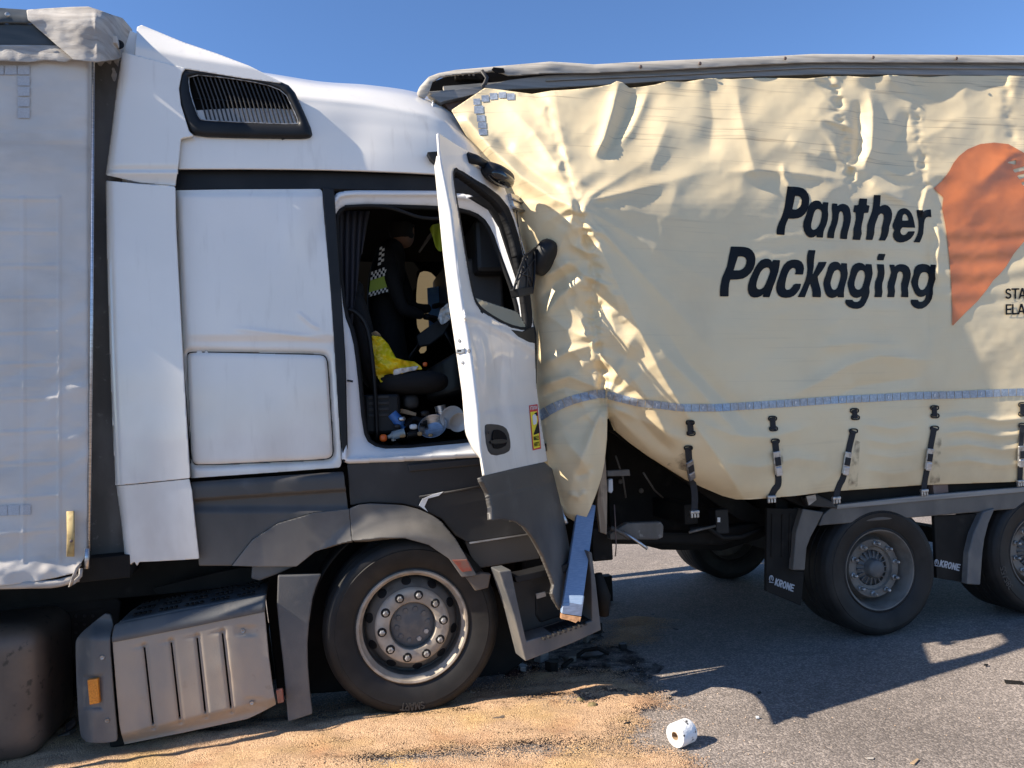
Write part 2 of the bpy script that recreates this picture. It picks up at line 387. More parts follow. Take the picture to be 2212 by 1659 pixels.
# ---------------------------------------------------------------- lettering: strokes on a grid
def arc(cx, cy, rx, ry, a0, a1, n=14):
    return [(cx + rx * math.cos(math.radians(a0 + (a1 - a0) * i / n)), cy + ry * math.sin(math.radians(a0 + (a1 - a0) * i / n))) for i in range(n + 1)]
XH, HW = .77, .079
GL = {
 'P': ([[(.079, -.2), (.079, 1.2)], [(.079, .921), (.28, .921)] + arc(.28, .675, .165, .246, 90, -90) + [(.079, .429)]], 0, 1),
 'a': ([arc(.212, .385, .133, .306, 0, 360, 28), [(.345, -.2), (.345, 1.0)]], 0, XH),
 'n': ([[(.079, -.2), (.079, 1.0)], [(.079, .45)] + arc(.212, .51, .133, .181, 175, 0) + [(.345, -.2)]], 0, XH),
 't': ([[(.13, 1.2), (.13, .2)] + arc(.23, .2, .10, .121, 180, 270, 8), [(.0, .691), (.27, .691)]], 0, .98),
 'h': ([[(.079, -.2), (.079, 1.2)], [(.079, .45)] + arc(.212, .51, .133, .181, 175, 0) + [(.345, -.2)]], 0, 1),
 'e': ([[(.085, .385), (.345, .385)] + arc(.212, .385, .133, .306, 0, 312, 26)], 0, XH),
 'r': ([[(.079, -.2), (.079, 1.0)], [(.079, .42)] + arc(.23, .46, .15, .231, 175, 85, 10)], 0, XH),
 'c': ([arc(.212, .385, .133, .306, 42, 318, 24)], 0, XH),
 'k': ([[(.079, -.2), (.079, 1.2)], [(.06, .28), (.33, .70)], [(.17, .42), (.40, -.12)]], 0, 1),
 'g': ([arc(.212, .385, .133, .306, 0, 360, 28), [(.345, 1.0), (.345, -.02)] + arc(.205, -.03, .14, .145, 0, -160, 12)], -.26, XH),
 'i': ([[(.079, -.2), (.079, XH + .0)]], 0, XH),
 'S': ([arc(.30, .715, .19, .20, 30, 270, 14) + arc(.30, .285, .21, .20, 90, -150, 14)], 0, 1),
 'T': ([[(.0, .915), (.6, .915)], [(.3, 1.0), (.3, -.2)]], 0, 1),
 'A': ([[(.02, -.15), (.32, 1.1)], [(.62, -.15), (.32, 1.1)], [(.15, .28), (.49, .28)]], 0, 1),
 'E': ([[(.085, -.2), (.085, 1.2)], [(.085, .915), (.5, .915)], [(.085, .5), (.46, .5)], [(.085, .085), (.5, .085)]], 0, 1),
 'L': ([[(.085, -.2), (.085, 1.2)], [(.085, .085), (.5, .085)]], 0, 1),
 'K': ([[(.085, -.2), (.085, 1.2)], [(.09, .35), (.56, 1.1)], [(.22, .55), (.58, -.12)]], 0, 1),
 'R': ([[(.085, -.2), (.085, 1.2)], [(.085, .915), (.31, .915)] + arc(.31, .69, .2, .225, 90, -90) + [(.085, .465)], [(.28, .45), (.52, -.12)]], 0, 1),
 'O': ([arc(.31, .5, .22, .415, 0, 360, 28)], 0, 1),
 'N': ([[(.085, -.2), (.085, 1.2)], [(.085, 1.0), (.53, .0)], [(.53, -.2), (.53, 1.2)]], 0, 1),
 'G': ([arc(.31, .5, .22, .415, 40, 330, 26) + [(.51, .44), (.32, .44)]], 0, 1),
 'M': ([[(.085, -.2), (.085, 1.2)], [(.085, 1.0), (.36, .2), (.63, 1.0)], [(.63, -.2), (.63, 1.2)]], 0, 1),
 'I': ([[(.085, -.2), (.085, 1.2)]], 0, 1), '8': ([arc(.3, .72, .17, .2, 0, 360, 20), arc(.3, .29, .2, .21, 0, 360, 20)], 0, 1),
 '3': ([arc(.28, .71, .19, .21, 140, -80, 14) + arc(.28, .29, .21, .21, 80, -140, 14)], 0, 1),
 '5': ([[(.5, .915), (.14, .915), (.12, .52)] + arc(.28, .31, .2, .225, 110, -150, 14)], 0, 1), '/': ([[(.0, -.1), (.4, 1.1)]], 0, 1),
}
ADV = dict(P=.58, a=.56, n=.52, t=.36, h=.52, e=.52, r=.4, c=.48, k=.52, g=.56, i=.22, S=.64, T=.62, A=.66, E=.58, L=.55, K=.62, R=.6, O=.66, N=.66, G=.66, M=.76, I=.22)
def text_cells(s, xs=None, hw=HW, cell=.03, adv=None):
    """polygons of a word in letter units (baseline 0, cap height 1)"""
    P, Fc = [], []; x = 0.0
    for q, ch in enumerate(s):
        if ch == ' ': x += .4; continue
        strokes, y0, y1 = GL[ch]; x0 = xs[q] if xs else x
        us = np.arange(-.12, .85, cell); vs2 = np.arange(-.36, 1.16, cell); U, V = np.meshgrid(us, vs2)
        d = np.full(U.shape, 1e9)
        for st in strokes: d = np.minimum(d, line_d(st, U, V)[0] - hw)
        d = np.maximum(d, np.maximum(y0 - V, V - y1)); 
        if ch == 'i': d = np.minimum(d, np.maximum(np.abs(U - .079) - hw, np.abs(V - .96) - .075))
        if ch == 't': d = np.maximum(d, -U - .0)
        pts, fs = msquares(d, us, vs2); b = len(P)
        P += [(p[0] + x0, p[1]) for p in pts]; Fc += [tuple(i + b for i in f) for f in fs]
        x += (ADV.get(ch, .62) + (hw - HW) * 1.2) if adv is None else adv
    return np.array(P), Fc
def letters(name, pl, s, org, ex, ey, off, m, parent, xs=None, hw=HW, cell=.03, slant=0.0):
    """lay a word on a surface: org baseline start (px), ex / ey px vectors for one letter unit"""
    P, fs = text_cells(s, xs, hw, cell); x = P[:, 0] + slant * P[:, 1]; y = P[:, 1]
    u = org[0] + ex[0] * x + ey[0] * y; v = org[1] + ex[1] * x + ey[1] * y
    W = pl.pxs(u, v, off(u, v) if callable(off) else np.full(len(u), float(off)))
    return mob(name, W.tolist(), fs, m, parent, smooth=True, flip_to_cam=True)
def I(x, xp, fp): return np.interp(x, xp, fp)
def IS(x, xp, fp, r=36.0):
    return sum(np.interp(np.asarray(x) + r * k / 3, xp, fp) * w_ for k, w_ in zip(range(-3, 4), (.06, .12, .20, .24, .20, .12, .06)))
def sstep(x, a, b):
    t = np.clip((x - a) / (b - a), 0, 1); return t * t * (3 - 2 * t)
def gnoise(U, V, sx, sy, seed, oct=3):
    """smooth value noise on a lattice"""
    rs = np.random.RandomState(seed); out = 0; amp = 1.0
    for o in range(oct):
        T = rs.rand(64, 64) * 2 - 1; x = U / sx * 2 ** o + 7.3 * o; y = V / sy * 2 ** o + 3.1 * o
        i = np.floor(x).astype(int); j = np.floor(y).astype(int); fx = x - i; fy = y - j
        fx = fx * fx * (3 - 2 * fx); fy = fy * fy * (3 - 2 * fy)
        g = lambda a, b: T[b % 64, a % 64]
        out = out + amp * ((g(i, j) * (1 - fx) + g(i + 1, j) * fx) * (1 - fy) + (g(i, j + 1) * (1 - fx) + g(i + 1, j + 1) * fx) * fy); amp *= .5
    return out
def ridged(U, V, sx, sy, seed, oct=2):
    return 1 - 2 * np.sqrt(gnoise(U, V, sx, sy, seed, oct) ** 2 + .004)
def fold(U, V, pts, wdt, h, sharp=False, taper=True):
    d, t = line_d(pts, U, V); k = np.exp(-d / wdt) if sharp else .55 * np.exp(-(d / wdt) ** 2) + .45 * np.exp(-d / (.75 * wdt))
    if taper: k = k * np.clip(np.minimum(t, 1 - t) * 5, 0, 1)
    return h * k

T_YAW, R_YAW, L_YAW = math.radians(13.3), math.radians(13.8), math.radians(19.2)
TP = Plane(892, 4.40, T_YAW)            # near side of the tractor unit
RP = Plane(1898, 5.48, R_YAW)           # near side of the trailer on the right
LP = Plane(100, 3.815, L_YAW)            # near side of the trailer on the left

# ================================================================ ground
def asphalt():
    m = bpy.data.materials.new('asphalt'); m.use_nodes = True
    n, l = m.node_tree.nodes, m.node_tree.links; b = n['Principled BSDF']
    geo = n.new('ShaderNodeNewGeometry')
    def tex(kind, sc, **kw):
        t = n.new(kind); t.inputs['Scale'].default_value = sc; l.new(geo.outputs['Position'], t.inputs['Vector'])
        for k, v in kw.items(): t.inputs[k].default_value = v
        return t
    v1 = tex('ShaderNodeTexVoronoi', 105.0); v2 = tex('ShaderNodeTexVoronoi', 260.0)
    n1 = tex('ShaderNodeTexNoise', .8, Detail=6.0); n2 = tex('ShaderNodeTexNoise', 9.0, Detail=5.0)
    sep = n.new('ShaderNodeSeparateColor'); l.new(v1.outputs['Color'], sep.inputs[0])
    r = n.new('ShaderNodeValToRGB'); l.new(sep.outputs[0], r.inputs[0])
    e = r.color_ramp.elements; e[0].color = (.155, .131, .116, 1); e[1].color = (.40, .34, .30, 1); e[1].position = 1.0
    k = r.color_ramp.elements.new(.55); k.color = (.225, .19, .169, 1)
    sep2 = n.new('ShaderNodeSeparateColor'); l.new(v2.outputs['Color'], sep2.inputs[0])
    mx = n.new('ShaderNodeMix'); mx.data_type = 'RGBA'; mx.blend_type = 'MULTIPLY'; mx.inputs[0].default_value = .30
    l.new(r.outputs[0], mx.inputs[6]); l.new(sep2.outputs[1], mx.inputs[7])
    st = n.new('ShaderNodeMapRange'); l.new(n1.outputs[0], st.inputs[0]); st.inputs[1].default_value = .35; st.inputs[2].default_value = .7; st.inputs[3].default_value = 1.12; st.inputs[4].default_value = .74
    st2 = n.new('ShaderNodeMapRange'); l.new(n2.outputs[0], st2.inputs[0]); st2.inputs[1].default_value = .3; st2.inputs[2].default_value = .75; st2.inputs[3].default_value = 1.1; st2.inputs[4].default_value = .85
    mm = n.new('ShaderNodeMath'); mm.operation = 'MULTIPLY'; l.new(st.outputs[0], mm.inputs[0]); l.new(st2.outputs[0], mm.inputs[1])
    sc = n.new('ShaderNodeVectorMath'); sc.operation = 'SCALE'; l.new(mx.outputs[2], sc.inputs[0]); l.new(mm.outputs[0], sc.inputs['Scale'])
    l.new(sc.outputs[0], b.inputs['Base Color']); b.inputs['Roughness'].default_value = .85
    bp = n.new('ShaderNodeBump'); bp.inputs['Strength'].default_value = .9; bp.inputs['Distance'].default_value = .004; bp.invert = True
    l.new(v1.outputs['Distance'], bp.inputs['Height']); l.new(bp.outputs[0], b.inputs['Normal'])
    return m
K['asphalt'] = asphalt()
S = 250.0
road = mob('road', [(-S, -S, 0), (S, -S, 0), (S, S, 0), (-S, S, 0)], [(0, 1, 2, 3)], 'asphalt')
road['kind'] = 'structure'; road['label'] = 'grey asphalt road surface under both trucks'

def grainmat(name, cols, scale, cover=True, rough=.9):
    m = bpy.data.materials.new(name); m.use_nodes = True
    n, l = m.node_tree.nodes, m.node_tree.links; b = n['Principled BSDF']; b.inputs['Roughness'].default_value = rough
    geo = n.new('ShaderNodeNewGeometry')
    v = n.new('ShaderNodeTexVoronoi'); v.inputs['Scale'].default_value = scale; l.new(geo.outputs['Position'], v.inputs['Vector'])
    sep = n.new('ShaderNodeSeparateColor'); l.new(v.outputs['Color'], sep.inputs[0])
    big = n.new('ShaderNodeTexNoise'); big.inputs['Scale'].default_value = 2.2; big.inputs['Detail'].default_value = 4; l.new(geo.outputs['Position'], big.inputs['Vector'])
    r = n.new('ShaderNodeValToRGB'); l.new(sep.outputs[0], r.inputs[0]); e = r.color_ramp.elements
    e[0].color = (*cols[0], 1); e[1].color = (*cols[1], 1)
    r2 = n.new('ShaderNodeMapRange'); l.new(big.outputs[0], r2.inputs[0]); r2.inputs[1].default_value = .48; r2.inputs[2].default_value = .68
    mx = n.new('ShaderNodeMix'); mx.data_type = 'RGBA'; mx.blend_type = 'MULTIPLY'; l.new(r2.outputs[0], mx.inputs[0]); l.new(r.outputs[0], mx.inputs[6]); mx.inputs[7].default_value = (*cols[2], 1)
    big2 = n.new('ShaderNodeTexNoise'); big2.inputs['Scale'].default_value = 3.4; big2.inputs['Detail'].default_value = 6; l.new(geo.outputs['Position'], big2.inputs['Vector'])
    r3 = n.new('ShaderNodeMapRange'); l.new(big2.outputs[0], r3.inputs[0]); r3.inputs[1].default_value = .54; r3.inputs[2].default_value = .72
    mx2 = n.new('ShaderNodeMix'); mx2.data_type = 'RGBA'; mx2.blend_type = 'MULTIPLY'; l.new(r3.outputs[0], mx2.inputs[0]); l.new(mx.outputs[2], mx2.inputs[6]); mx2.inputs[7].default_value = (.86, .74, .68, 1)   # damp, fluid-stained patches
    l.new(mx2.outputs[2], b.inputs['Base Color'])
    bp = n.new('ShaderNodeBump'); bp.inputs['Strength'].default_value = 1.0; bp.inputs['Distance'].default_value = .004; bp.invert = True
    l.new(v.outputs['Distance'], bp.inputs['Height']); l.new(bp.outputs[0], b.inputs['Normal'])
    if cover:
        at = n.new('ShaderNodeAttribute'); at.attribute_name = 'cover'
        lt = n.new('ShaderNodeMath'); lt.operation = 'LESS_THAN'; l.new(sep.outputs[1], lt.inputs[0]); l.new(at.outputs['Fac'], lt.inputs[1])
        l.new(lt.outputs[0], b.inputs['Alpha'])
    return m
K['granule'] = grainmat('absorbent_granules', ((.36, .215, .12), (.62, .41, .245), (.95, .95, .74)), 190.0)
K['grain'] = mat('granule', (.58, .38, .24), .9, c2=(.72, .54, .38), s2=60)

gpx = [(-60, 1590), (170, 1545), (270, 1560), (450, 1545), (640, 1540), (760, 1520), (1000, 1490), (1150, 1460), (1330, 1450), (1400, 1480),
       (1450, 1530), (1440, 1600), (1520, 1640), (1520, 1760), (-60, 1800)]
gpoly = [tuple(ground(u, v)[:2]) for u, v in gpx]
g2px = [(1290, 1320), (1400, 1310), (1470, 1340), (1400, 1390), (1300, 1400)]
g2poly = [tuple(ground(u, v)[:2]) for u, v in g2px]
g3px = [(40, 1480), (200, 1470), (640, 1500), (640, 1560), (100, 1620), (-60, 1600)]
g3poly = [tuple(ground(u, v)[:2]) for u, v in g3px]
darkpx = [((1180, 1512), .16, .04), ((1260, 1520), .10, .03), ((1130, 1630), .34, .06), ((860, 1650), .2, .04), ((1385, 1590), .10, .10), ((1410, 1545), .08, .06), ((1330, 1500), .1, .02),
          ((650, 1560), .25, .03), ((420, 1590), .3, .02), ((1000, 1545), .05, .015)]
def granule_cover(X, Y):
    s = np.minimum(np.minimum(poly_sdf(gpoly, X, Y), poly_sdf(g2poly, X, Y) + .05), poly_sdf(g3poly, X, Y) + .02)
    s = s + .07 * gnoise(X, Y, .35, .2, 3, 4)
    c = .97 - sstep(s, -.16, .10) * .97
    for (px_, a, b_) in darkpx:
        q = ground(*px_); nn = .5 * gnoise(X, Y, .16, .07, 11, 3)
        c = c - .95 * np.exp(-(((X - q.x) / (1.4 * a)) ** 2 + ((Y - q.y) / (1.5 * b_)) ** 2) * (1 + nn)) * (.8 + nn)
    c = c - .32 * sstep(gnoise(X, Y, .55, .14, 23, 4), .55, 1.2)
    return np.clip(c, 0, 1), s
xs_ = np.arange(-3.6, 1.9, .02); ys_ = np.arange(2.7, 6.2, .02); XX, YY = np.meshgrid(xs_, ys_)
cv, ss = granule_cover(XX, YY)
pts, fs = msquares(ss - .13, xs_, ys_); a = np.array(pts)
cva, ssa = granule_cover(a[:, 0], a[:, 1])
hh = .005 + .026 * np.clip(-ssa, 0, .3) / .3 + .012 * gnoise(a[:, 0], a[:, 1], .22, .14, 5, 4) * sstep(-ssa, 0, .12)
sheet = mob('absorbent_granule_spill', [(p[0], p[1], max(h, .004)) for p, h in zip(a, hh)], fs, 'granule', smooth=True)
at = sheet.data.attributes.new('cover', 'FLOAT', 'POINT'); at.data.foreach_set('value', cva.astype(np.float32))
tag(sheet, 'tan and pinkish absorbent granules spread on the road below the cab', 'granules', kind='stuff')

# loose grains round the spill, real geometry in one object
rs = np.random.RandomState(4); N = 26000
gx = rs.uniform(-3.3, 2.6, N); gy = rs.uniform(2.9, 5.6, N); gc, gs = granule_cover(gx, gy)
keep = rs.rand(N) < np.clip(np.exp(-np.maximum(gs, 0) / .22) * .55 + .012, 0, 1)
keep &= (gy < 5.2)
vs_, fs = [], []
for x, y, s_, c_ in zip(gx[keep], gy[keep], gs[keep], gc[keep]):
    r = rs.uniform(.0015, .0042); b = len(vs_); z0 = .003 if s_ > .1 else .012
    for k in range(4):
        an = rs.uniform(0, 6.28); vs_.append((x + r * math.cos(an + k * 1.57), y + r * math.sin(an + k * 1.57), z0 + rs.uniform(0, .4) * r))
    vs_.append((x, y, z0 + r * 1.3)); fs += [(b, b + 1, b + 4), (b + 1, b + 2, b + 4), (b + 2, b + 3, b + 4), (b + 3, b, b + 4)]
gr = mob('loose_granules', vs_, fs, 'grain')
tag(gr, 'loose tan grains scattered round the edge of the spill', 'granules', kind='stuff')

# oil soaked patch: a wet film on the road
K['oil'] = mat('wet_oil_film', (.010, .008, .008), .75, c2=(.022, .016, .015), s2=5, rough2=.9, alpha=(9, .34, .74))
K['oil'].node_tree.nodes['Principled BSDF'].inputs['Specular IOR Level'].default_value = .15
def stain(name, px_list, label, seed, z, mm='oil'):
    poly = [tuple(ground(u, v)[:2]) for u, v in px_list]; p = np.array(poly)
    us = np.arange(p[:, 0].min() - .2, p[:, 0].max() + .2, .025); vs2 = np.arange(p[:, 1].min() - .2, p[:, 1].max() + .2, .025); U, V = np.meshgrid(us, vs2)
    s = poly_sdf(poly, U, V) + .09 * gnoise(U, V, .3, .2, seed, 4)
    pts, fs = msquares(s, us, vs2)
    o = mob(name, [(q[0], q[1], z) for q in pts], fs, mm); tag(o, label, 'oil stain', kind='stuff'); return o
stain('oil_stain', [(1090, 1400), (1180, 1345), (1290, 1340), (1320, 1390), (1390, 1415), (1430, 1440), (1390, 1480), (1300, 1475), (1150, 1465)], 'dark wet oil patch on the road below the broken step', 8, .0025)
K['red'] = mat('red_coolant', (.07, .018, .018), .7, c2=(.04, .013, .013), s2=6, spec=.2, alpha=(8, .36, .58))
stain('coolant_stain', [(1075, 1330), (1110, 1300), (1130, 1330), (1150, 1400), (1160, 1450), (1110, 1470), (1085, 1420)], 'dark red fluid stain on the road beside the front tyre', 9, .0035, 'red')

# ================================================================ the trailer on the left (towed by the tractor unit)
lt = thing('semi_trailer', LP.at(-1.0, 1.2, 0), 'pale grey curtain sided trailer at the left edge behind the white cab', 'trailer')
ax = axes(LP)
def l_off(u, v):
    o = 0 * u
    rows_ = [430, 500, 575, 645, 716, 786, 862, 932, 1000, 1074, 1149]
    for vx in (50, 128): o = o + .007 * np.exp(-((u - vx) / 3.0) ** 2) * (v > 425) * (v < 1215)
    for y in rows_:
        yy = y - (u - 60) * ((y - 560) * 1.4e-4); o = o + .006 * np.exp(-((v - yy) / 2.8) ** 2) * (u < 125)
    for y in (296, 828): o = o + .0025 * ((v > y - 11) & (v < y + 11) & (u < 184))
    amp = sstep(v, 560, 820) * (1 - .5 * sstep(v, 1060, 1180))
    for k, y in enumerate((640, 690, 742, 800, 860, 905, 950, 1010, 1050)):
        yy = y - (u - 128) * .42 + 8 * np.sin(u * .05 + k); o = o + amp * .006 * np.exp(-((v - yy) / 15) ** 2) * sstep(u, 60 - 20 * (k % 3), 150) * (1 + .4 * math.sin(k * 2.3))
    o = o + .010 * gnoise(u, v, 150, 170, 31, 3) + .003 * gnoise(u, v, 60, 25, 32, 2) + .003 * sstep(v, 600, 800) * ridged(u * .7 + v * .3, v + .45 * u, 120, 46, 33, 2)
    o = o + .025 * sstep(v, 1195, 1240) * (1 + .7 * gnoise(u, v, 45, 60, 37, 2))
    o = o - .03 * sstep(u, 186, 200)
    return o
lcur = drape('curtain', LP, [(-620, 122), (60, 124), (155, 128), (200, 134), (199, 400), (196, 700), (192, 1000), (188, 1195), (176, 1215), (160, 1238), (120, 1248), (70, 1257), (30, 1262), (-20, 1268), (-620, 1275)],
             4, l_off, 'tarpw', lt, solid=.004, label='pale grey tarpaulin side curtain with welded grid lines')
lo5 = lambda u, v: l_off(u, v) + .006
sq = [(38, 141, 64, 161), (10, 141, 36, 161), (-18, 141, 8, 161), (38, 164, 64, 185), (38, 187, 64, 207), (38, 210, 64, 230), (38, 233, 64, 255),
      (42, 1090, 66, 1112), (17, 1091, 41, 1113), (-8, 1092, 16, 1114)]
for a_, b_, c_, d_ in sq: quad_on('reflective_square', LP, [(a_, b_), (c_, b_), (c_, d_), (a_, d_)], lo5, 'tapefaint', lcur)
# folded top hem, roof rail, dark roof sheet, corner cap
drape('top_hem', LP, [(-620, 96), (60, 97), (125, 98), (140, 108), (160, 128), (140, 134), (100, 130), (60, 134), (0, 131), (-60, 135), (-620, 132)], 4, lambda u, v: .012 + .02 * sstep(v, 96, 130) + .006 * gnoise(u, v, 40, 40, 5), 'tarpcap', lt, solid=.004)
slab('roof_rail', LP, [(-620, 50), (140, 50), (150, 100), (-620, 100)], .005, .06, 'darkrail', lt, bevel=.01)
drape('roof_edge_sheet', LP, [(-620, 14), (0, 17), (60, 21), (110, 28), (110, 50), (-620, 47)], 4, lambda u, v: .02 - .07 * (1 - sstep(v, 14, 40)) + .006 * gnoise(u, v, 30, 20, 6), 'darkrail', lt, solid=.01)
lathe('sheet_rivet', [(0, .006), (.009, .004), (.012, 0)], LP.px(16, 31, .022), (LP.h, Z, LP.n), 'buckle', lt, n=12)
def cap_off(u, v):
    return .03 + .05 * np.exp(-((u - 190) / 60) ** 2) - .30 * sstep(u, 215, 290) - .06 * sstep(-v, -45, -10) + .006 * gnoise(u, v, 45, 30, 8) + fold(u, v, [(205, 15), (208, 70), (212, 132)], 5, .012)
drape('corner_cap', LP, [(57, 21), (100, 18), (150, 15), (191, 14), (215, 22), (240, 31), (265, 39), (286, 64), (283, 90), (279, 111), (255, 128), (232, 131), (208, 134), (158, 129), (140, 112), (124, 99), (60, 42)], 3, cap_off, 'tarpcap', lt, solid=.006, label='weathered canvas cap over the roof corner')
lathe('cap_eyelet', [(.0, -.004), (.012, -.004), (.014, .002), (.024, .003), (.026, 0)], LP.px(257, 96, -.115), (LP.h, Z, LP.n), 'black', lt, n=16)
drape('canvas_strip', LP, [(208, 130), (258, 126), (240, 246), (216, 242)], 3, lambda u, v: -.20 + .004 * gnoise(u, v, 20, 30, 9), 'tarpcap', lt, solid=.005)
# front corner post, roller pole, front wall, roof, floor, far side
slab('corner_post', LP, [(203, 130), (262, 130), (262, 500), (270, 1000), (285, 1235), (196, 1225)], -.20, .05, 'post', lt)
tube('curtain_pole', [LP.px(201.5, 132, .0), LP.px(198, 700, .0), LP.px(192, 1190, .0)], .008, 'alloy', lt, n=8)
p0 = LP.px(262, 600, 0); sF = (p0 - LP.o).dot(LP.h)
cbox('front_wall', LP.at(sF - .12, 1.50, 2.32), ax, (.05, 2.0, 2.9), 'post', lt)
cbox('roof', LP.at(sF - 3.0, 1.28, 3.78), ax, (6.0, 2.46, .04), 'tarpw', lt)
cbox('load_floor', LP.at(sF - 3.0, 1.28, .98), ax, (6.0, 2.40, .12), 'chassis', lt)
cbox('far_curtain', LP.at(sF - 3.0, 2.52, 2.35), ax, (6.0, .03, 2.8), 'tarpw', lt)
for w_ in (.75, 1.75): cbox('chassis_beam', LP.at(sF - 2.9, w_, .78), ax, (5.4, .09, .26), 'chassis', lt)
# ochre strap, bottom latch, loose strap
tube('curtain_strap', [LP.px(152, 1104, .03), LP.px(153, 1150, .035), LP.px(152, 1202, .03)], .020, 'ochre', lt, n=8, flat=.25)
lathe('strap_rivet', [(0, .004), (.006, .003), (.008, 0)], LP.px(154, 1169, .05), (LP.h, Z, LP.n), 'brown', lt, n=10)
slab('latch_plate', LP, [(182, 1212), (215, 1205), (262, 1215), (270, 1222), (230, 1242), (185, 1245)], -.2, .05, 'chassis', lt, bevel=.006)
tube('latch_ring', [LP.px(232 + 15 * math.cos(t), 1222 + 14 * math.sin(t), -.19) for t in np.linspace(0, 6.2832, 17)], .006, 'post', lt, n=6)
tube('latch_rod', [LP.px(188, 1185, .02), LP.px(188, 1228, .02)], .012, 'alloy', lt, n=10)
tube('loose_strap', [LP.px(174, 1218, .03), LP.px(166, 1228, .05), LP.px(158, 1248, .06), LP.px(152, 1266, .05), LP.px(160, 1258, .04), LP.px(174, 1244, .03), LP.px(175, 1228, .03)], .010, 'tarpcap', lt, n=6, flat=.3)
tube('bottom_hem_roll', [LP.px(u, 1264 - u * .02 - (u > 120) * (u - 120) * .25, .02) for u in range(-610, 180, 20)], .02, 'tarpcap', lt, n=8, flat=.7)

# ================================================================ tractor unit (white cab)
tr = thing('tractor_unit', TP.at(-.3, 1.2, 0), 'white truck tractor unit with dark grey skirts and its cab door hanging open', 'truck')
tax = axes(TP); HN = (TP.h, Z, TP.n)
INW = Vector((-TP.n.x, -TP.n.y, 0)).normalized()
# --- roof: side shoulder, ridge, crown, carried over to the far side
def roof_bump(u, v):
    return (-.012 * np.exp(-(((u - 760) / 55) ** 2 + ((v - 300) / 45) ** 2))
            + fold(u, v, [(640, 214), (691, 218), (809, 232), (926, 254), (977, 279), (1027, 336)], 7, .010, taper=False))
patch('roof_shell', TP, [
    [(384, 367, 0), (550, 367, 0), (700, 369, 0), (850, 374, 0), (945, 379, -.02), (1000, 383, -.06), (1048, 388, -.15)],
    [(384, 335, .004), (550, 335, .004), (700, 325, .004), (850, 328, .0), (945, 335, -.03), (1000, 345, -.08), (1052, 365, -.18)],
    [(384, 290, .0), (550, 285, .0), (700, 275, .0), (830, 280, -.01), (940, 293, -.05), (1000, 312, -.12), (1050, 345, -.22)],
    [(388, 220, -.02), (550, 214, -.02), (700, 219, -.03), (815, 233, -.05), (926, 254, -.09), (985, 285, -.17), (1043, 335, -.27)],
    [(398, 165, -.10), (550, 172, -.10), (690, 192, -.14), (815, 204, -.18), (916, 224, -.24), (985, 262, -.32), (1035, 312, -.40)],
    [(402, 150, -.30), (550, 162, -.30), (690, 183, -.38), (800, 191, -.45), (905, 208, -.52), (980, 246, -.58), (1030, 300, -.62)]],
    90, 60, 'white', tr, solid=.02, world_rows=[INW * .3 + Z * .02, INW * 1.3 + Z * .02, INW * 1.75 - Z * .12, INW * 1.85 - Z * .6], bump=roof_bump, label='white high roof with a rounded shoulder')
tube('roof_seam', [TP.px(936, 212, -.40), TP.px(935, 222, -.23), TP.px(933, 240, -.135), TP.px(931, 254, -.085)], .004, 'white_in', tr, n=6)
# --- wind deflector and rear fairings
def curl_left(left, amt=.05, wd=7):
    lv, lu = [p[1] for p in left], [p[0] for p in left]
    return lambda u, v: -amt * np.exp(-np.maximum(u - I(v, lv, lu), 0) / wd)
ul = [(264, 112), (252, 190), (240, 290), (228, 378)]; cu = curl_left(ul)
drape('upper_side_fairing', TP, [(264, 112), (330, 129), (400, 147), (392, 158), (386, 190), (390, 225), (408, 283), (418, 293), (390, 299), (386, 340), (383, 373), (378, 401), (300, 394), (228, 378), (240, 290), (252, 190)], 3,
      lambda u, v: .06 + cu(u, v) + .02 * sstep(v, 366, 374) - .045 * sstep(v, 352, 400), 'white', tr, solid=.02)
def spoil(u, v): return .055 - .12 * sstep(-(v - I(u, [290, 400, 600], [124, 147, 178])), 20, 75)
drape('roof_deflector', TP, chaikin([(296, 58), (306, 54), (350, 72), (396, 91), (470, 116), (538, 142), (590, 168), (612, 180), (520, 168), (400, 148), (340, 136), (291, 124)], 0), 3, spoil, 'white', tr, solid=.03)
slab('deflector_flap', TP, [(281, 65), (296, 72), (291, 123), (266, 112)], -.03, .02, 'white', tr)
cbox('deflector_cross_panel', TP.at(-1.35, 1.2, 3.60), tax, (.03, 1.9, .25), 'white', tr)
ll = [(228, 390), (231, 560), (238, 800), (249, 1045)]; cl = curl_left(ll)
drape('side_fairing', TP, [(228, 390), (300, 397), (378, 403), (379, 480), (383, 560), (395, 780), (410, 1033), (340, 1040), (290, 1045), (249, 1049), (243, 920), (238, 800), (231, 560)], 3,
      lambda u, v: .062 + cl(u, v) + .004 * gnoise(u, v, 160, 160, 4, 2), 'white', tr, solid=.02)
cl2 = curl_left([(251, 1045), (262, 1130), (270, 1218)])
drape('lower_side_fairing', TP, [(251, 1050), (300, 1046), (408, 1035), (414, 1060), (420, 1120), (430, 1207), (400, 1209), (345, 1212), (300, 1214), (296, 1222), (290, 1213), (276, 1222), (271, 1218), (262, 1130)], 3,
      lambda u, v: .055 + cl2(u, v), 'white', tr, solid=.02, label='lower white fairing with a torn bottom edge')
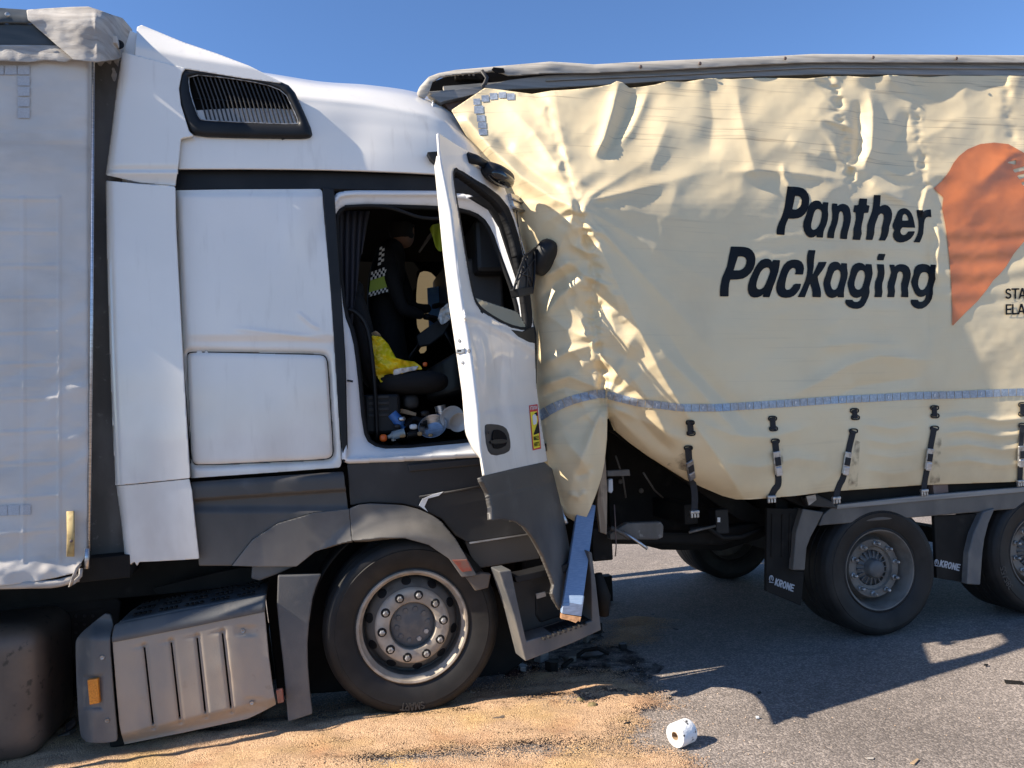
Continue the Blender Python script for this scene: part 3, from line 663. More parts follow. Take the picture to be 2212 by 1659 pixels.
# --- air intake grille
go = chaikin([(398, 147), (437, 149), (520, 160), (598, 173), (632, 188), (655, 238), (677, 289), (669, 300), (638, 301), (520, 299), (423, 296), (407, 282), (386, 222), (383, 191), (390, 155)], 1)
gi = chaikin([(408, 160), (490, 168), (571, 181), (615, 198), (632, 232), (645, 262), (643, 269), (540, 265), (443, 260), (430, 257), (417, 222), (408, 188)], 1)
def goff(u, v):
    return .062 - .035 * np.exp(-np.abs(poly_sdf(go, u, v)) / 4) - .02 * np.exp(-np.abs(poly_sdf(gi, u, v)) / 3)
gsur = drape('intake_grille', TP, go, 3, goff, 'black', tr, holes=[gi], solid=.05, label='black slatted air intake')
slab('grille_backing', TP, gi, .012, .006, 'liner', gsur, bevel=0)
tpx, tpy = [408, 490, 571, 615, 645], [160, 168, 181, 198, 262]
for k in range(22):
    f = (k + .5) / 22; ut = 409 + f * 210; ub = 440 + f * 206
    vt = I(ut, tpx, tpy) + 1; vb = I(ub, [440, 645], [259, 268])
    mid = ((ut + ub) / 2 + 2, (vt + vb) / 2)
    pts = [(ut, vt), (mid[0], mid[1]), (ub, vb), (ub + 3.4, vb), (mid[0] + 3.4, mid[1]), (ut + 3.4, vt)]
    slab('grille_fin', TP, pts, .040, .027, 'greydark', gsur, bevel=.002, bseg=1)
tube('grille_crossbar', [TP.px(420, 213, .022), TP.px(520, 219, .022), TP.px(634, 234, .022)], .004, 'black', gsur, n=6)
ring = [(u, v) for u, v in gi]; tube('grille_trim', [TP.px(u, v, .045) for u, v in ring + ring[:2]], .0035, 'nut', gsur, n=6)
# --- dark band, sleeper side, hatch
slab('roof_band', TP, [(380, 366), (690, 369), (860, 375), (952, 381), (1060, 390), (1062, 436), (950, 424), (860, 412), (700, 409), (376, 410)], -.035, .04, 'black', tr, bevel=.006)
def side_off(u, v):
    o = .014 * np.exp(-(((u - 640) / 40) ** 2 + ((v - 480) / 75) ** 2)) * sstep(u, 560, 620)
    o = o - .02 * np.exp(-(((u - 700) / 26) ** 2 + ((v - 470) / 60) ** 2))
    o = o + fold(u, v, [(640, 672), (672, 700), (694, 712)], 5, .006) + fold(u, v, [(500, 708), (600, 720), (690, 733), (726, 737)], 5, .006)
    o = o - .016 * sstep(v, 722, 740) * sstep(u, 380, 470)
    hs = poly_sdf(hatch, u, v); o = o - .022 * np.exp(-(np.maximum(hs, 0) / 6) ** 2) 
    o = o - .02 * sstep(v, 428, 409) - .05 * np.exp(-np.maximum(u - I(v, [400, 720, 1030], [378, 390, 411]), 0) / 4)
    return o + .003 * gnoise(u, v, 120, 120, 14, 2)
hatch = chaikin([(402, 774), (404, 762), (420, 759), (560, 762), (690, 765), (704, 768), (709, 784), (715, 880), (721, 972), (719, 988), (702, 994), (560, 1000), (430, 1006), (415, 1002), (411, 985), (406, 880)], 1)
h_in = [(u + (562 - u) * .012, v + (882 - v) * .014) for u, v in hatch]
drape('sleeper_side', TP, [(378, 411), (500, 409), (690, 408), (696, 412), (699, 450), (715, 640), (727, 820), (738, 1000), (734, 1010), (600, 1020), (412, 1033), (395, 780), (383, 560)], 3, side_off, 'white', tr, holes=[hatch], solid=.02, label='white sleeper side panel with a crease')
hatch_o = drape('locker_hatch', TP, h_in, 3, lambda u, v: -.006 - .014 * np.exp(-np.abs(poly_sdf(h_in, u, v)) / 3) + .0025 * gnoise(u, v, 150, 120, 6, 2), 'white', tr, solid=.015, label='rounded white locker hatch')
slab('hatch_recess', TP, [(395, 750), (715, 755), (728, 1000), (405, 1012)], -.045, .01, 'rubber', tr, bevel=0)
slab('sleeper_backing', TP, [(384, 415), (690, 412), (733, 1005), (416, 1028)], -.06, .01, 'liner', tr, bevel=0)
slab('pillar_gasket', TP, [(697, 404), (722, 408), (726, 470), (738, 640), (747, 780), (752, 990), (741, 1001), (727, 820), (715, 640), (700, 450)], .004, .05, 'black', tr, bevel=.006)
# --- door opening frame
of_in = chaikin([(726, 479), (730, 458), (748, 447), (825, 445), (950, 449), (1005, 455), (1040, 470), (1060, 500), (1076, 545), (1113, 643), (1125, 720), (1130, 800), (1125, 900), (1100, 945), (1013, 953), (843, 971), (801, 960), (787, 929), (776, 805), (765, 723), (744, 674), (735, 596)], 1)
of_out = [(716, 470), (722, 440), (735, 424), (770, 420), (946, 421), (1015, 430), (1055, 452), (1078, 490), (1096, 545), (1128, 640), (1142, 720), (1148, 820), (1142, 960), (1037, 978), (900, 986), (748, 992), (750, 900), (747, 780), (736, 640), (724, 520)]
def frame_off(u, v): return -.03 - .03 * np.exp(-np.abs(poly_sdf(of_in, u, v)) / 6) + .025 * np.exp(-np.abs(poly_sdf(of_out, u, v)) / 5) + .02 * sstep(v, 940, 985)
drape('door_frame', TP, of_out, 3, frame_off, 'white_in', tr, holes=[of_in], solid=.03, label='white painted door opening frame')
oi = [tuple(p) for p in of_in]
seal = tube('door_seal', [TP.px(u, v, -.055) for u, v in oi + oi[:2]], .016, 'rubber', tr, n=8)
tube('hanging_seal', [TP.px(u, v, -.03) for u, v in chaikin([(745, 447), (800, 444), (840, 448), (870, 457), (905, 470), (940, 473), (975, 470)], 1, False)], .011, 'rubber', tr, n=8)
tube('door_latch_pin', [TP.px(750, 822, .01), TP.px(762, 824, .02)], .006, 'black', tr, n=8)
tube('grab_rail', [TP.px(u, v, -.16) for u, v in chaikin([(750, 668), (765, 672), (785, 690), (797, 720), (806, 790), (812, 870), (815, 950)], 1, False)], .013, 'black', tr, n=10)
# --- grey lower panels and wheel arch
def lower_off(u, v): return -.01 + .02 * sstep(v, 1090, 1110) - .03 * np.exp(-np.maximum(v - I(u, [412, 742], [1040, 1018]), 0) / 5) - .03 * sstep(v - I(u, [412, 742], [1040, 1018]), 38, 44) + .03
drape('rear_lower_panel', TP, [(413, 1041), (742, 1018), (752, 1099), (680, 1107), (600, 1130), (545, 1165), (500, 1222), (430, 1222), (420, 1120)], 3, lower_off, 'grey', tr, solid=.02)
def fend_off(u, v):
    d = np.hypot(u - 892, (v - 1352)); return .02 + .06 * (1 - sstep(d, 190, 235)) + .03 * (1 - sstep(d, 225, 265)) - .0 * u
drape('rear_wheel_arch', TP, [(501, 1222), (545, 1166), (600, 1131), (680, 1108), (754, 1099), (760, 1168), (720, 1178), (680, 1192), (655, 1212), (640, 1224), (560, 1224)], 3, fend_off, 'greyarch', tr, solid=.03)
fa = drape('front_wheel_arch', TP, [(755, 1099), (775, 1091), (800, 1088), (870, 1091), (905, 1100), (935, 1114), (953, 1126), (984, 1163), (1007, 1203), (1030, 1243), (998, 1247), (970, 1207), (926, 1177), (876, 1163), (826, 1161), (761, 1168)], 3, fend_off, 'greyarch', tr, solid=.03)
slab('marker_reflector', TP, [(977, 1210), (1009, 1209), (1021, 1233), (999, 1236)], .120, .02, 'red_lens', tr, bevel=.003)
slab('arch_bracket', TP, [(1006, 1247), (1040, 1238), (1061, 1240), (1055, 1270), (1027, 1277)], .075, .05, 'brownplastic', tr, bevel=.006)
slab('sill_panel', TP, [(750, 1002), (900, 990), (1042, 978), (1075, 1000), (1120, 1010), (1150, 1120), (1145, 1152), (1010, 1172), (985, 1158), (955, 1122), (905, 1098), (870, 1089), (800, 1086), (757, 1092)], -.015, .05, 'greydark', tr, bevel=.006)
slab('sill_ridge', TP, [(880, 1003), (1045, 988), (1048, 1004), (884, 1020)], .002, .02, 'greydark', tr, bevel=.008)
slab('torn_sill_strip', TP, [(905, 1092), (912, 1078), (935, 1068), (958, 1062), (948, 1071), (925, 1077), (917, 1095), (925, 1106)], .01, .006, 'white_in', tr, bevel=.001, label='torn strip of pale plastic on the sill')
tube('sill_bristle_strip', [TP.px(905, 1073, .0), TP.px(975, 1062, .0), TP.px(1046, 1049, .0)], .006, 'grey', tr, n=6)
slab('upper_step', TP, [(1004, 1170), (1146, 1149), (1160, 1170), (1166, 1207), (1040, 1227), (1030, 1228), (1014, 1195)], -.07, .10, 'brownplastic', tr, bevel=.006)
slab('upper_step_tread', TP, [(1010, 1167), (1146, 1147), (1146, 1155), (1014, 1176)], -.06, .12, 'alloy', tr, bevel=.003)
# arch liner, under-structure
av, af = [], []
for k in range(25):
    an = math.radians(5 + 170 * k / 24)
    for wq in (.09, .48): av.append(TP.at(-.055 + .575 * math.cos(an), wq, .53 + .575 * math.sin(an)))
af = [(2 * k, 2 * k + 1, 2 * k + 3, 2 * k + 2) for k in range(24)]
mob('arch_liner', av, af, 'chassis', tr, smooth=True, solid=.01)
slab('wheel_gap_dark_panel', TP, [(560, 1180), (1150, 1160), (1130, 1430), (1080, 1470), (600, 1505)], -.50, .05, 'chassis', tr, bevel=.01)  # dark panel added so the gaps behind the wheel read as shade
slab('underside_dark_panel', TP, [(-150, 1245), (560, 1215), (600, 1500), (-150, 1560)], -.95, .05, 'chassis', tr, bevel=.01)  # dark sheet added to keep the space under the trailer black
for w_ in (.55, 1.85): cbox('chassis_beam', TP.at(-2.1, w_, .85), tax, (5.2, .09, .28), 'chassis', tr)
cbox('engine_block', TP.at(.1, 1.25, .95), tax, (1.0, .8, .7), 'chassis', tr, bevel=.03)
cbox('front_axle', TP.at(0, 1.2, .5), tax, (.14, 1.9, .14), 'chassis', tr)
cbox('radiator_pack', TP.at(.75, 1.25, 1.0), tax, (.16, 1.9, 1.0), 'chassis', tr, bevel=.02)
cbox('bumper_remains', TP.at(.95, 1.35, .55), tax, (.2, 2.0, .4), 'chassis', tr, bevel=.03)
cbox('crushed_front_panel', TP.at(.80, 1.3, 2.25), tax, (.06, 2.2, 1.4), 'liner', tr, bevel=.01)
cbox('cab_rear_wall', TP.at(-1.55, 1.25, 2.35), tax, (.05, 2.3, 2.1), 'white', tr)
cbox('cab_floor_pan', TP.at(-.5, 1.35, 1.36), tax, (2.1, 2.1, .12), 'chassis', tr)

# --- wheels
def truck_wheel(root, c, hn, R, rr, disc, bolts, label=None, style='front', nn=10, width=.30):
    rim = lathe('wheel', disc, c, hn, 'steel' if style == 'front' else 'steelgrey', root, n=64, label=label)
    ty = [(rr * .985, .0), (rr * 1.03, .012), (rr * 1.07, .008), (rr * 1.10, .016), (R * .80, .030), (R * .865, .034), (R * .872, .030), (R * .90, .030), (R * .925, .024), (R * .955, .014), (R * .968, .002), (R * .972, -.004), (R * .985, -.012), (R, -.03),
          (R, -.075), (R * .982, -.078), (R * .982, -.086), (R, -.089), (R, -.14), (R * .982, -.143), (R * .982, -.151), (R, -.154), (R, -.21), (R * .982, -.213), (R * .982, -.221), (R, -.224), (R, -width + .04), (R * .96, -width), (R * .8, -width - .02), (rr * .95, -width)]
    lathe('tyre', ty, c, hn, 'tyre', rim, n=96)
    return rim
def nuts(rim, c, hn, n, r, d, hexr, h, m='nut', ph=0.0, cup=None):
    me = None
    for k in range(n):
        a = 2 * math.pi * (k + ph) / n; p = Vector(c) + (hn[0] * math.cos(a) + hn[1] * math.sin(a)) * r + hn[2] * d
        if me is None:
            o = lathe('wheel_nut', [(hexr * .7, h * 1.15), (hexr, h), (hexr, 0)] if cup is None else cup, p, hn, m, rim, n=6 if cup is None else 14, smooth=False)
            bm = bmesh.new(); bm.from_mesh(o.data)
            e = [x for x in bm.edges if x.is_boundary]; bmesh.ops.holes_fill(bm, edges=e); bm.to_mesh(o.data); bm.free(); me = o.data; first = p; off0 = WL[o.name] - p
        else:
            o = bpy.data.objects.new('wheel_nut', me); link(o, rim, p + off0)
wc = TP.px(892, 1352, 0); wc.z = .503
# steering gives a touch of toe
fr_disc = [(.0, -.045), (.086, -.045), (.110, -.050), (.130, -.050), (.131, -.008), (.136, -.002), (.160, .002), (.196, .001), (.208, -.008), (.213, -.030), (.222, -.045), (.246, -.066), (.264, -.092), (.269, -.13), (.283, -.12), (.286, -.02), (.298, -.008), (.304, .010), (.313, .012), (.315, .0), (.305, -.03)]
fw_ = truck_wheel(tr, wc, HN, .503, .307, fr_disc, 10, label='steel front wheel with ten nuts', style='dark')
lathe('bolt_flange', [(.1315, -.03), (.1325, -.006), (.1365, .0005), (.160, .0045), (.196, .0035), (.209, -.006), (.2145, -.028)], wc, HN, 'steel', fw_, n=64)
lathe('rim_lip', [(.283, -.03), (.286, -.014), (.297, -.002), (.303, .017), (.314, .019), (.320, .012), (.321, .001)], wc, HN, 'steel', fw_, n=64)
nuts(fw_, wc, HN, 10, .176, .004, .016, .020, ph=.15)
for k in range(10):
    a = 2 * math.pi * (k + .15) / 10; p = wc + (TP.h * math.cos(a) + Z * math.sin(a)) * .176
    lathe('nut_recess', [(.0, .0075), (.024, .0075), (.027, .0035)], p, HN, 'black', fw_, n=16)
for k in range(10):
    a = 2 * math.pi * (k + .65) / 10; p = wc + (TP.h * math.cos(a) + Z * math.sin(a)) * .246 + TP.n * -.066
    q = (TP.h * math.cos(a) + Z * math.sin(a)); t = TP.h * -math.sin(a) + Z * math.cos(a); nrm = (TP.n * .8 + q * .6).normalized()
    lathe('hand_hole', [(.0, .004), (.026, .004), (.029, .0)], p, (t, nrm.cross(t), nrm), 'black', fw_, n=16)
hubc = lathe('hub_cap', [(.0, -.026), (.052, -.030), (.082, -.036), (.105, -.036), (.124, -.042), (.129, -.060)], wc, HN, 'hub', fw_, n=40)
for k in range(10):
    a = 2 * math.pi * (k + .15) / 10; p = wc + (TP.h * math.cos(a) + Z * math.sin(a)) * .090 + TP.n * -.037
    lathe('hub_bolt', [(.0, .008), (.014, .008), (.0155, .006), (.0155, 0)], p, HN, 'hub' if k not in (8, 9) else 'nut', hubc, n=6, smooth=False)
# raised word on the sidewall, upside down at the foot of the tyre
def tyre_word(word, c, R, ang0, unit, parent, pl, m='tyre', invert=True, d=.030):
    P, fs = text_cells(word, hw=.07, cell=.06); P = np.array(P); out = []
    for x, y in P:
        a = ang0 - x * unit / R; rr_ = R + (y - .5) * unit
        out.append(c + (pl.h * math.cos(a) + Z * math.sin(a)) * rr_ + pl.n * d)
    return mob('sidewall_lettering', out, fs, m, parent, flip_to_cam=True, solid=.004)
K['tyreletter'] = mat('raised_tyre_letters', (.035, .034, .033), .5)
tyre_word('SMART', wc, .438, math.radians(-84), .042, fw_, TP, 'tyreletter', d=.038)
# far side front wheel and drive wheels
for s_, wi in ((0, 2.2), (-3.55, .06), (-3.55, 2.2)):
    truck_wheel(tr, TP.at(s_, wi, .503), HN, .503, .307, fr_disc, 10)
# --- mud flap behind the wheel and brackets
slab('mud_flap', TP, [(600, 1243), (694, 1241), (683, 1268), (675, 1294), (667, 1350), (664, 1392), (665, 1442), (669, 1495), (675, 1543), (645, 1553), (622, 1560), (612, 1440), (604, 1370), (598, 1308)], .03, .04, 'boxdark', tr, bevel=.008, label='dusty plastic mud flap behind the front wheel')
slab('flap_bracket', TP, [(545, 1215), (640, 1222), (600, 1240), (560, 1255), (542, 1250)], -.03, .06, 'boxdark', tr, bevel=.01)
# --- battery box: tilted on its bracket
BP = Plane(420, 4.07, math.radians(11.0))
slots = [((312, 1400), (331, 1566)), ((370, 1390), (389, 1554)), ((426, 1380), (444, 1542)), ((480.5, 1370), (499, 1531))]
def box_off(u, v):
    o = -.05 * sstep(v - I(u, [259, 595], [1606, 1526]), -22, 4)
    for a_, b_ in slots:
        d, t = line_d([(a_[0] + 1, a_[1] - 6), (b_[0] + 2, b_[1] + 4)], u, v); o = o - .012 * np.exp(-(np.maximum(d - 2, 0) / 4) ** 2)
        d, t = line_d([(b_[0] + 2, b_[1] + 6), (b_[0] - 34, b_[1] + 16)], u, v); o = o - .010 * np.exp(-(d / 4) ** 2) * (1 - t)
        d, t = line_d([(a_[0] + 1, a_[1] - 6), (a_[0] - 34, a_[1] + 1)], u, v); o = o - .006 * np.exp(-(d / 4) ** 2) * (1 - t)
    for c_ in ((525, 1363), (544, 1518)): o = o - .012 * np.exp(-(((u - c_[0] - 8) / 22) ** 4 + ((v - c_[1]) / 11) ** 4))
    return o + .003 * gnoise(u, v, 90, 60, 3, 2)
slot_holes = [[(a_[0] - 1.8, a_[1] - 3), (a_[0] + 1.8, a_[1] - 3), (b_[0] + 2.0, b_[1]), (b_[0] - 2.0, b_[1])] for a_, b_ in slots]
bx = drape('battery_box', BP, [(243, 1386), (571, 1322), (575, 1365), (580, 1420), (588, 1480), (596, 1522), (560, 1541), (534, 1553), (400, 1582), (269, 1608), (262, 1585), (258, 1565), (250, 1475)], 2.0,
           box_off, 'box', tr, holes=slot_holes, solid=.02, label='dusty ribbed battery box cover')
patch('box_shoulder', BP, [[(242, 1388, .004), (400, 1357, .004), (572, 1321, .004)], [(242, 1375, .004), (400, 1344, .004), (572, 1308, .004)], [(247, 1352, -.03), (400, 1322, -.03), (573, 1288, -.03)], [(255, 1346, -.05), (402, 1317, -.05), (574, 1286, -.05)]], 30, 14, 'boxdark', bx, solid=.02)
patch('box_tread_top', BP, [[(256, 1345, -.052), (402, 1316, -.052), (574, 1286, -.052)], [(285, 1318, -.30), (420, 1288, -.30), (578, 1264, -.30)], [(310, 1303, -.5), (430, 1276, -.5), (580, 1256, -.5)]], 20, 10, 'boxdark', bx, solid=.02)
for gcol in range(5):                                          # raised studs of the step top, in five fields
    for k in range(12):
        fu, fr_ = k % 4, k // 4
        u = 292 + gcol * 56 + fu * 10.5 + fr_ * 9; dp = -.11 - fr_ * .09
        v = 1345 - (u - 256) * .186 - (fr_ + 1) * 10.5
        cbox('tread_stud', BP.px(u, v, dp) + Vector((0, 0, .003)), axes(BP), (.016, .035, .008), 'chassis', bx, bevel=.002)
ecap = drape('box_end_cap', BP, chaikin([(163, 1400), (164, 1382), (176, 1366), (205, 1342), (234, 1320), (246, 1350), (240, 1362), (236, 1392), (240, 1442), (246, 1520), (253, 1597), (250, 1602), (212, 1606), (176, 1601), (170, 1560), (165, 1475)], 1), 2.5,
             lambda u, v: .012 - .10 * (1 - sstep(u, 158, 205)) - .10 * sstep(-v, -1385, -1335) - .016 * np.exp(-np.maximum(np.maximum(np.abs(u - 201) - 17, np.abs(v - 1496) - 33), 0) / 3), 'boxdark', tr, solid=.02, label='dark grey end cap of the battery box')
slab('amber_marker', BP, [(188, 1469), (211, 1465.5), (215, 1519), (193, 1523)], .02, .03, 'orange_lens', ecap, bevel=.004)
for c_ in ((221, 1420), (232, 1556)): lathe('cap_screw', [(.0, .002), (.006, .006), (.010, .006), (.013, 0)], BP.px(c_[0], c_[1], .012), (BP.h, Z, BP.n), 'nut', ecap, n=14)
for c_ in ((525, 1363), (544, 1518)): lathe('box_screw', [(.0, .002), (.005, .006), (.009, .006), (.012, 0)], BP.px(c_[0], c_[1], -.008), (BP.h, Z, BP.n), 'nut', bx, n=14)
slab('small_reflector', BP, [(596, 1491), (610, 1489), (613, 1517), (600, 1520)], .01, .03, 'red_lens', tr, bevel=.003)
c1 = BP.px(420, 1470, -.30); cbox('battery_box_core', c1, (( BP.px(571, 1322) - BP.px(243, 1386)).normalized(), Vector((-BP.n.x, -BP.n.y, 0)), Z), (.78, .42, .42), 'chassis', tr, bevel=.02)
slab('catwalk_plate', TP, [(330, 1270), (470, 1236), (520, 1226), (600, 1226), (560, 1262), (340, 1285)], -.35, .02, 'chassis', tr, bevel=.004)
# --- rounded tank behind, perforated plate
tk = TP.at(-2.05, .42, .53)
tc = TP.px(30, 1480, -.25)
K['tank'] = mat('dusty_tank', (.10, .075, .06), .5, .2, c2=(.16, .115, .085), s2=2.5, dirt=(.03, .025, .02), sd_=18, dlo=.6, dhi=.7, damt=.8)
def rbox(name, c, axs, half, rad, m, parent, label=None, n=8):
    vs_, idx = [], {}
    bm = bmesh.new(); bmesh.ops.create_cube(bm, size=2.0); bmesh.ops.subdivide_edges(bm, edges=bm.edges[:], cuts=2 * n, use_grid_fill=True)
    for v in bm.verts:
        p = Vector([v.co[i] * half[i] for i in range(3)]); inn = Vector([max(-(half[i] - rad), min(half[i] - rad, p[i])) for i in range(3)])
        d = p - inn
        if d.length > 1e-9: p = inn + d.normalized() * rad
        vs_.append(Vector(c) + axs[0] * p.x + axs[1] * p.y + axs[2] * p.z)
    fs = [tuple(v.index for v in f.verts) for f in bm.faces]; bm.free()
    return mob(name, vs_, fs, m, parent, smooth=True, label=label)
rbox('fuel_tank', TP.px(-60, 1478, -.34), axes(TP), (.43, .31, .35), .12, 'tank', tr, label='rounded dusty tank low at the left edge')
slab('perforated_plate', TP, [(60, 1275), (240, 1282), (262, 1300), (250, 1420), (60, 1430)], -.55, .02, 'chassis', tr, bevel=.01)
for i in range(4):
    for j in range(4):
        lathe('plate_hole', [(.0, .003), (.008, .003), (.010, 0)], TP.px(147 + i * 18, 1312 + j * 18, -.548), HN, 'black', tr, n=10)

# ================================================================ cab door, hinged at the front and swung open
TRV = [286, 336, 460, 597, 671, 716, 781, 895, 982, 1028]; TRU = [947, 950, 976, 992, 1003, 1012, 1021, 1035, 1040, 1047]
def door_depth(u, v):
    ut = I(v, TRV + [1130], TRU + [1063]); uh = I(v, [286, 400, 550, 735, 826, 996, 1300], [1050, 1092, 1136, 1154, 1157, 1182, 1235])
    a = (u - ut) / (uh - ut); dt = I(v, [286, 1030, 1130], [3.84, 3.58, 3.55]); dh = I(v, [286, 1030, 1300], [4.50, 4.55, 4.52])
    return dt + (dh - dt) * a
DS = Surf(door_depth)
win = chaikin([(978, 366), (989, 364), (1035, 396), (1090, 437), (1113, 492), (1131, 574), (1145, 657), (1147, 708), (1136, 714), (1099, 705), (1053, 680), (1031, 661), (1021, 639), (1008, 570), (992, 469), (980, 396)], 1)
dout = [(947, 286), (980, 309), (1035, 341), (1062, 368), (1090, 405), (1113, 469), (1136, 551), (1148, 660), (1155, 735), (1158, 826), (1168, 910), (1183, 996), (1110, 1013), (1047, 1028), (1040, 982), (1035, 895), (1021, 781), (1012, 716), (1003, 671), (992, 597), (976, 460), (950, 336)]
handle_hole = chaikin([(1046, 921), (1052, 915), (1084, 918), (1098, 929), (1104, 963), (1099, 978), (1064, 986), (1051, 970)], 1)
def door_off(u, v):
    o = .006 * gnoise(u, v, 40, 90, 44, 2) * sstep(v, 640, 760) + .003 * gnoise(u, v, 14, 50, 45, 2) * sstep(v, 420, 640)
    sh = I(u, [1003, 1030, 1100, 1157], [684, 688, 722, 756])
    o = o + .022 * np.exp(-((v - sh) / 9) ** 2) - .016 * sstep(v, sh, sh + 24)
    o = o + fold(u, v, [(1030, 700), (1046, 760), (1052, 860)], 12, .02) - fold(u, v, [(1085, 760), (1080, 860), (1090, 930)], 14, .02)
    o = o - .02 * np.exp(-np.abs(poly_sdf(win, u, v)) / 3.5)
    o = o + .02 * np.exp(-((u - I(v, TRV, TRU)) / 4) ** 2) * 0
    return o
door = drape('door', DS, dout, 2.5, door_off, 'white', tr, holes=[win], solid=.012, label='crumpled white cab door standing open')
# turned edge of the door, towards the rear: runs inwards across the door's thickness
LV = [336, 359, 409, 551, 666, 758, 849, 936, 973, 991, 1028]; LU = [944, 938, 943, 957, 971, 985, 998, 1005, 1021, 1036, 1046]
vsx = np.concatenate([np.linspace(337, 985, 60), np.linspace(990, 1026, 8)])
P, fs = [], []
nc = 7
for v in vsx:
    ur = I(v, TRV, TRU); ulf = min(I(v, LV, LU), ur - 1.5) if v > 340 else ur - 2 - 6 * (v - 300) / 40
    dd = float(door_depth(np.array([ur]), np.array([v]))[0])
    for k in range(nc):
        t = k / (nc - 1); u = ur + (ulf - ur) * t; dep = dd + .030 * t + .012 * math.sin(math.pi * t) * -1
        d = ray(u, v); P.append(CAM + d * (dep / d.y))
for j in range(len(vsx) - 1):
    for k in range(nc - 1): fs.append((j * nc + k, j * nc + k + 1, (j + 1) * nc + k + 1, (j + 1) * nc + k))
edge = mob('door_edge', P, fs, 'white', door, smooth=True, solid=.006, flip_to_cam=True)
def edge_pt(u, v, lift=.004):
    ur = I(v, TRV, TRU); dd = float(door_depth(np.array([ur]), np.array([v]))[0]); ulf = I(v, LV, LU); t = (ur - u) / max(ur - ulf, 1)
    d = ray(u, v); return CAM + d * ((dd + .030 * t - .012 * math.sin(math.pi * t) - lift) / d.y)
en = Vector((-.31, -.95, 0)).normalized()
for c_ in ((992, 736), (1013, 758), (999, 783)): lathe('edge_bolt', [(.0, .004), (.007, .003), (.009, 0)], edge_pt(*c_), (Vector((.95, -.31, 0)).normalized(), Z, en), 'nut', edge, n=12)
cbox('door_lock', edge_pt(996, 758, .0), (Vector((.95, -.31, 0)).normalized(), en, Z), (.045, .02, .026), 'buckle', edge, bevel=.004)
cbox('lock_slot', edge_pt(993, 758, .008), (Vector((.95, -.31, 0)).normalized(), en, Z), (.022, .012, .011), 'black', edge, bevel=.002)
# inner door card, black window frame, glass
ind = Vector((-.95, .31, 0))
def inner(u, v): return DS.px(u, v) + ind * .075
card_pts = [(960, 345), (1035, 352), (1088, 415), (1110, 475), (1132, 555), (1150, 735), (1155, 826), (1172, 985), (1050, 1012), (1042, 960), (1030, 840), (1012, 716)]
fsc = DS
cs = drape('inner_door_card', Surf(lambda u, v: door_depth(u, v) + .07), [(985, 640), (1020, 668), (1053, 690), (1099, 712), (1146, 722), (1155, 826), (1174, 985), (1060, 1012), (1045, 982), (1038, 895), (1024, 781)], 6, 0.0, 'liner', door, solid=.02)
fo = chaikin([(975, 361), (989, 358), (1037, 391), (1093, 433), (1116, 490), (1135, 573), (1149, 657), (1151, 712), (1138, 719), (1097, 710), (1050, 685), (1027, 664), (1018, 640), (1005, 570), (989, 469), (977, 396)], 1)
fi = chaikin([(981, 371), (990, 371), (1033, 403), (1083, 444), (1105, 497), (1124, 580), (1137, 662), (1140, 702), (1133, 708), (1099, 700), (1056, 676), (1035, 658), (1025, 638), (1012, 570), (995, 469), (983, 399)], 1)
slab('a_pillar_trim', TP, [(1010, 426), (1062, 414), (1085, 450), (1110, 530), (1140, 640), (1160, 720), (1160, 830), (1149, 830), (1142, 720), (1128, 640), (1096, 545), (1078, 490), (1055, 452)], .003, .06, 'rubber', tr, bevel=.008)
wf = drape('window_frame', Surf(lambda u, v: door_depth(u, v) + .012), fo, 2.5, lambda u, v: .008 - .02 * sstep(-poly_sdf(fi, u, v), -14, 0), 'rubber', door, holes=[fi], solid=.04, label='black rubber window surround')
drape('window_glass', Surf(lambda u, v: door_depth(u, v) + .03), [(1022, 640), (1035, 646), (1118, 674), (1130, 692), (1140, 712), (1099, 708), (1053, 684), (1031, 664)], 3, 0.0, 'glass', door, solid=.004, label='lowered greenish window glass')
slab('mirror_corner_trim', DS, [(1106, 712), (1130, 716), (1154, 705), (1158, 752), (1140, 745), (1122, 732)], .012, .02, 'black', door, bevel=.004)
# handle
hd = drape('door_handle', DS, handle_hole, 2, lambda u, v: .014 - .012 * np.exp(-np.abs(poly_sdf(handle_hole, u, v)) / 2.5) + door_off(u, v), 'greydark', door, solid=.02)
slab('handle_recess', DS, chaikin([(1064, 930), (1078, 927), (1094, 938), (1097, 960), (1080, 970), (1064, 968)], 1), .016, .004, 'liner', hd, bevel=.001)
slab('handle_grip', DS, chaikin([(1060, 950), (1096, 948), (1097, 957), (1062, 961)], 1), .026, .014, 'black', hd, bevel=.003)
lathe('key_lock', [(.0, .004), (.006, .004), (.007, 0)], DS.px(1055, 935, .018), (Vector((.31, .95, 0)).normalized(), Z, Vector((.95, -.31, 0)).normalized()), 'greydark', hd, n=14)
# warning sticker
so = lambda u, v: door_off(u, v) + .006
st = quad_on('warning_sticker', DS, [(1143, 876), (1161, 873), (1169, 969), (1151, 973)], so, 'stickred', door, n=6)
so2 = lambda u, v: door_off(u, v) + .008
quad_on('sticker_field', DS, [(1145.5, 890), (1160, 888), (1167, 966), (1153, 969.5)], so2, 'stickyel', st, n=6)
so3 = lambda u, v: door_off(u, v) + .0105
letters('sticker_heading', DS, 'ATTENTION', (1145, 886), (2.9, -.4), (-.6, -8), so3, 'paper', st, hw=.07, cell=.08)
letters('sticker_words', DS, 'ANGLES', (1153, 952), (3.3, -.5), (-.9, -9.5), so3, 'ink', st, hw=.08, cell=.08)
letters('sticker_words', DS, 'MORTS', (1154.5, 965), (3.6, -.6), (-.9, -9.5), so3, 'ink', st, hw=.08, cell=.08)
drape('sticker_triangle', DS, [(1152, 940), (1166, 935), (1163, 908)], 1.5, so3, 'ink', st, solid=0)
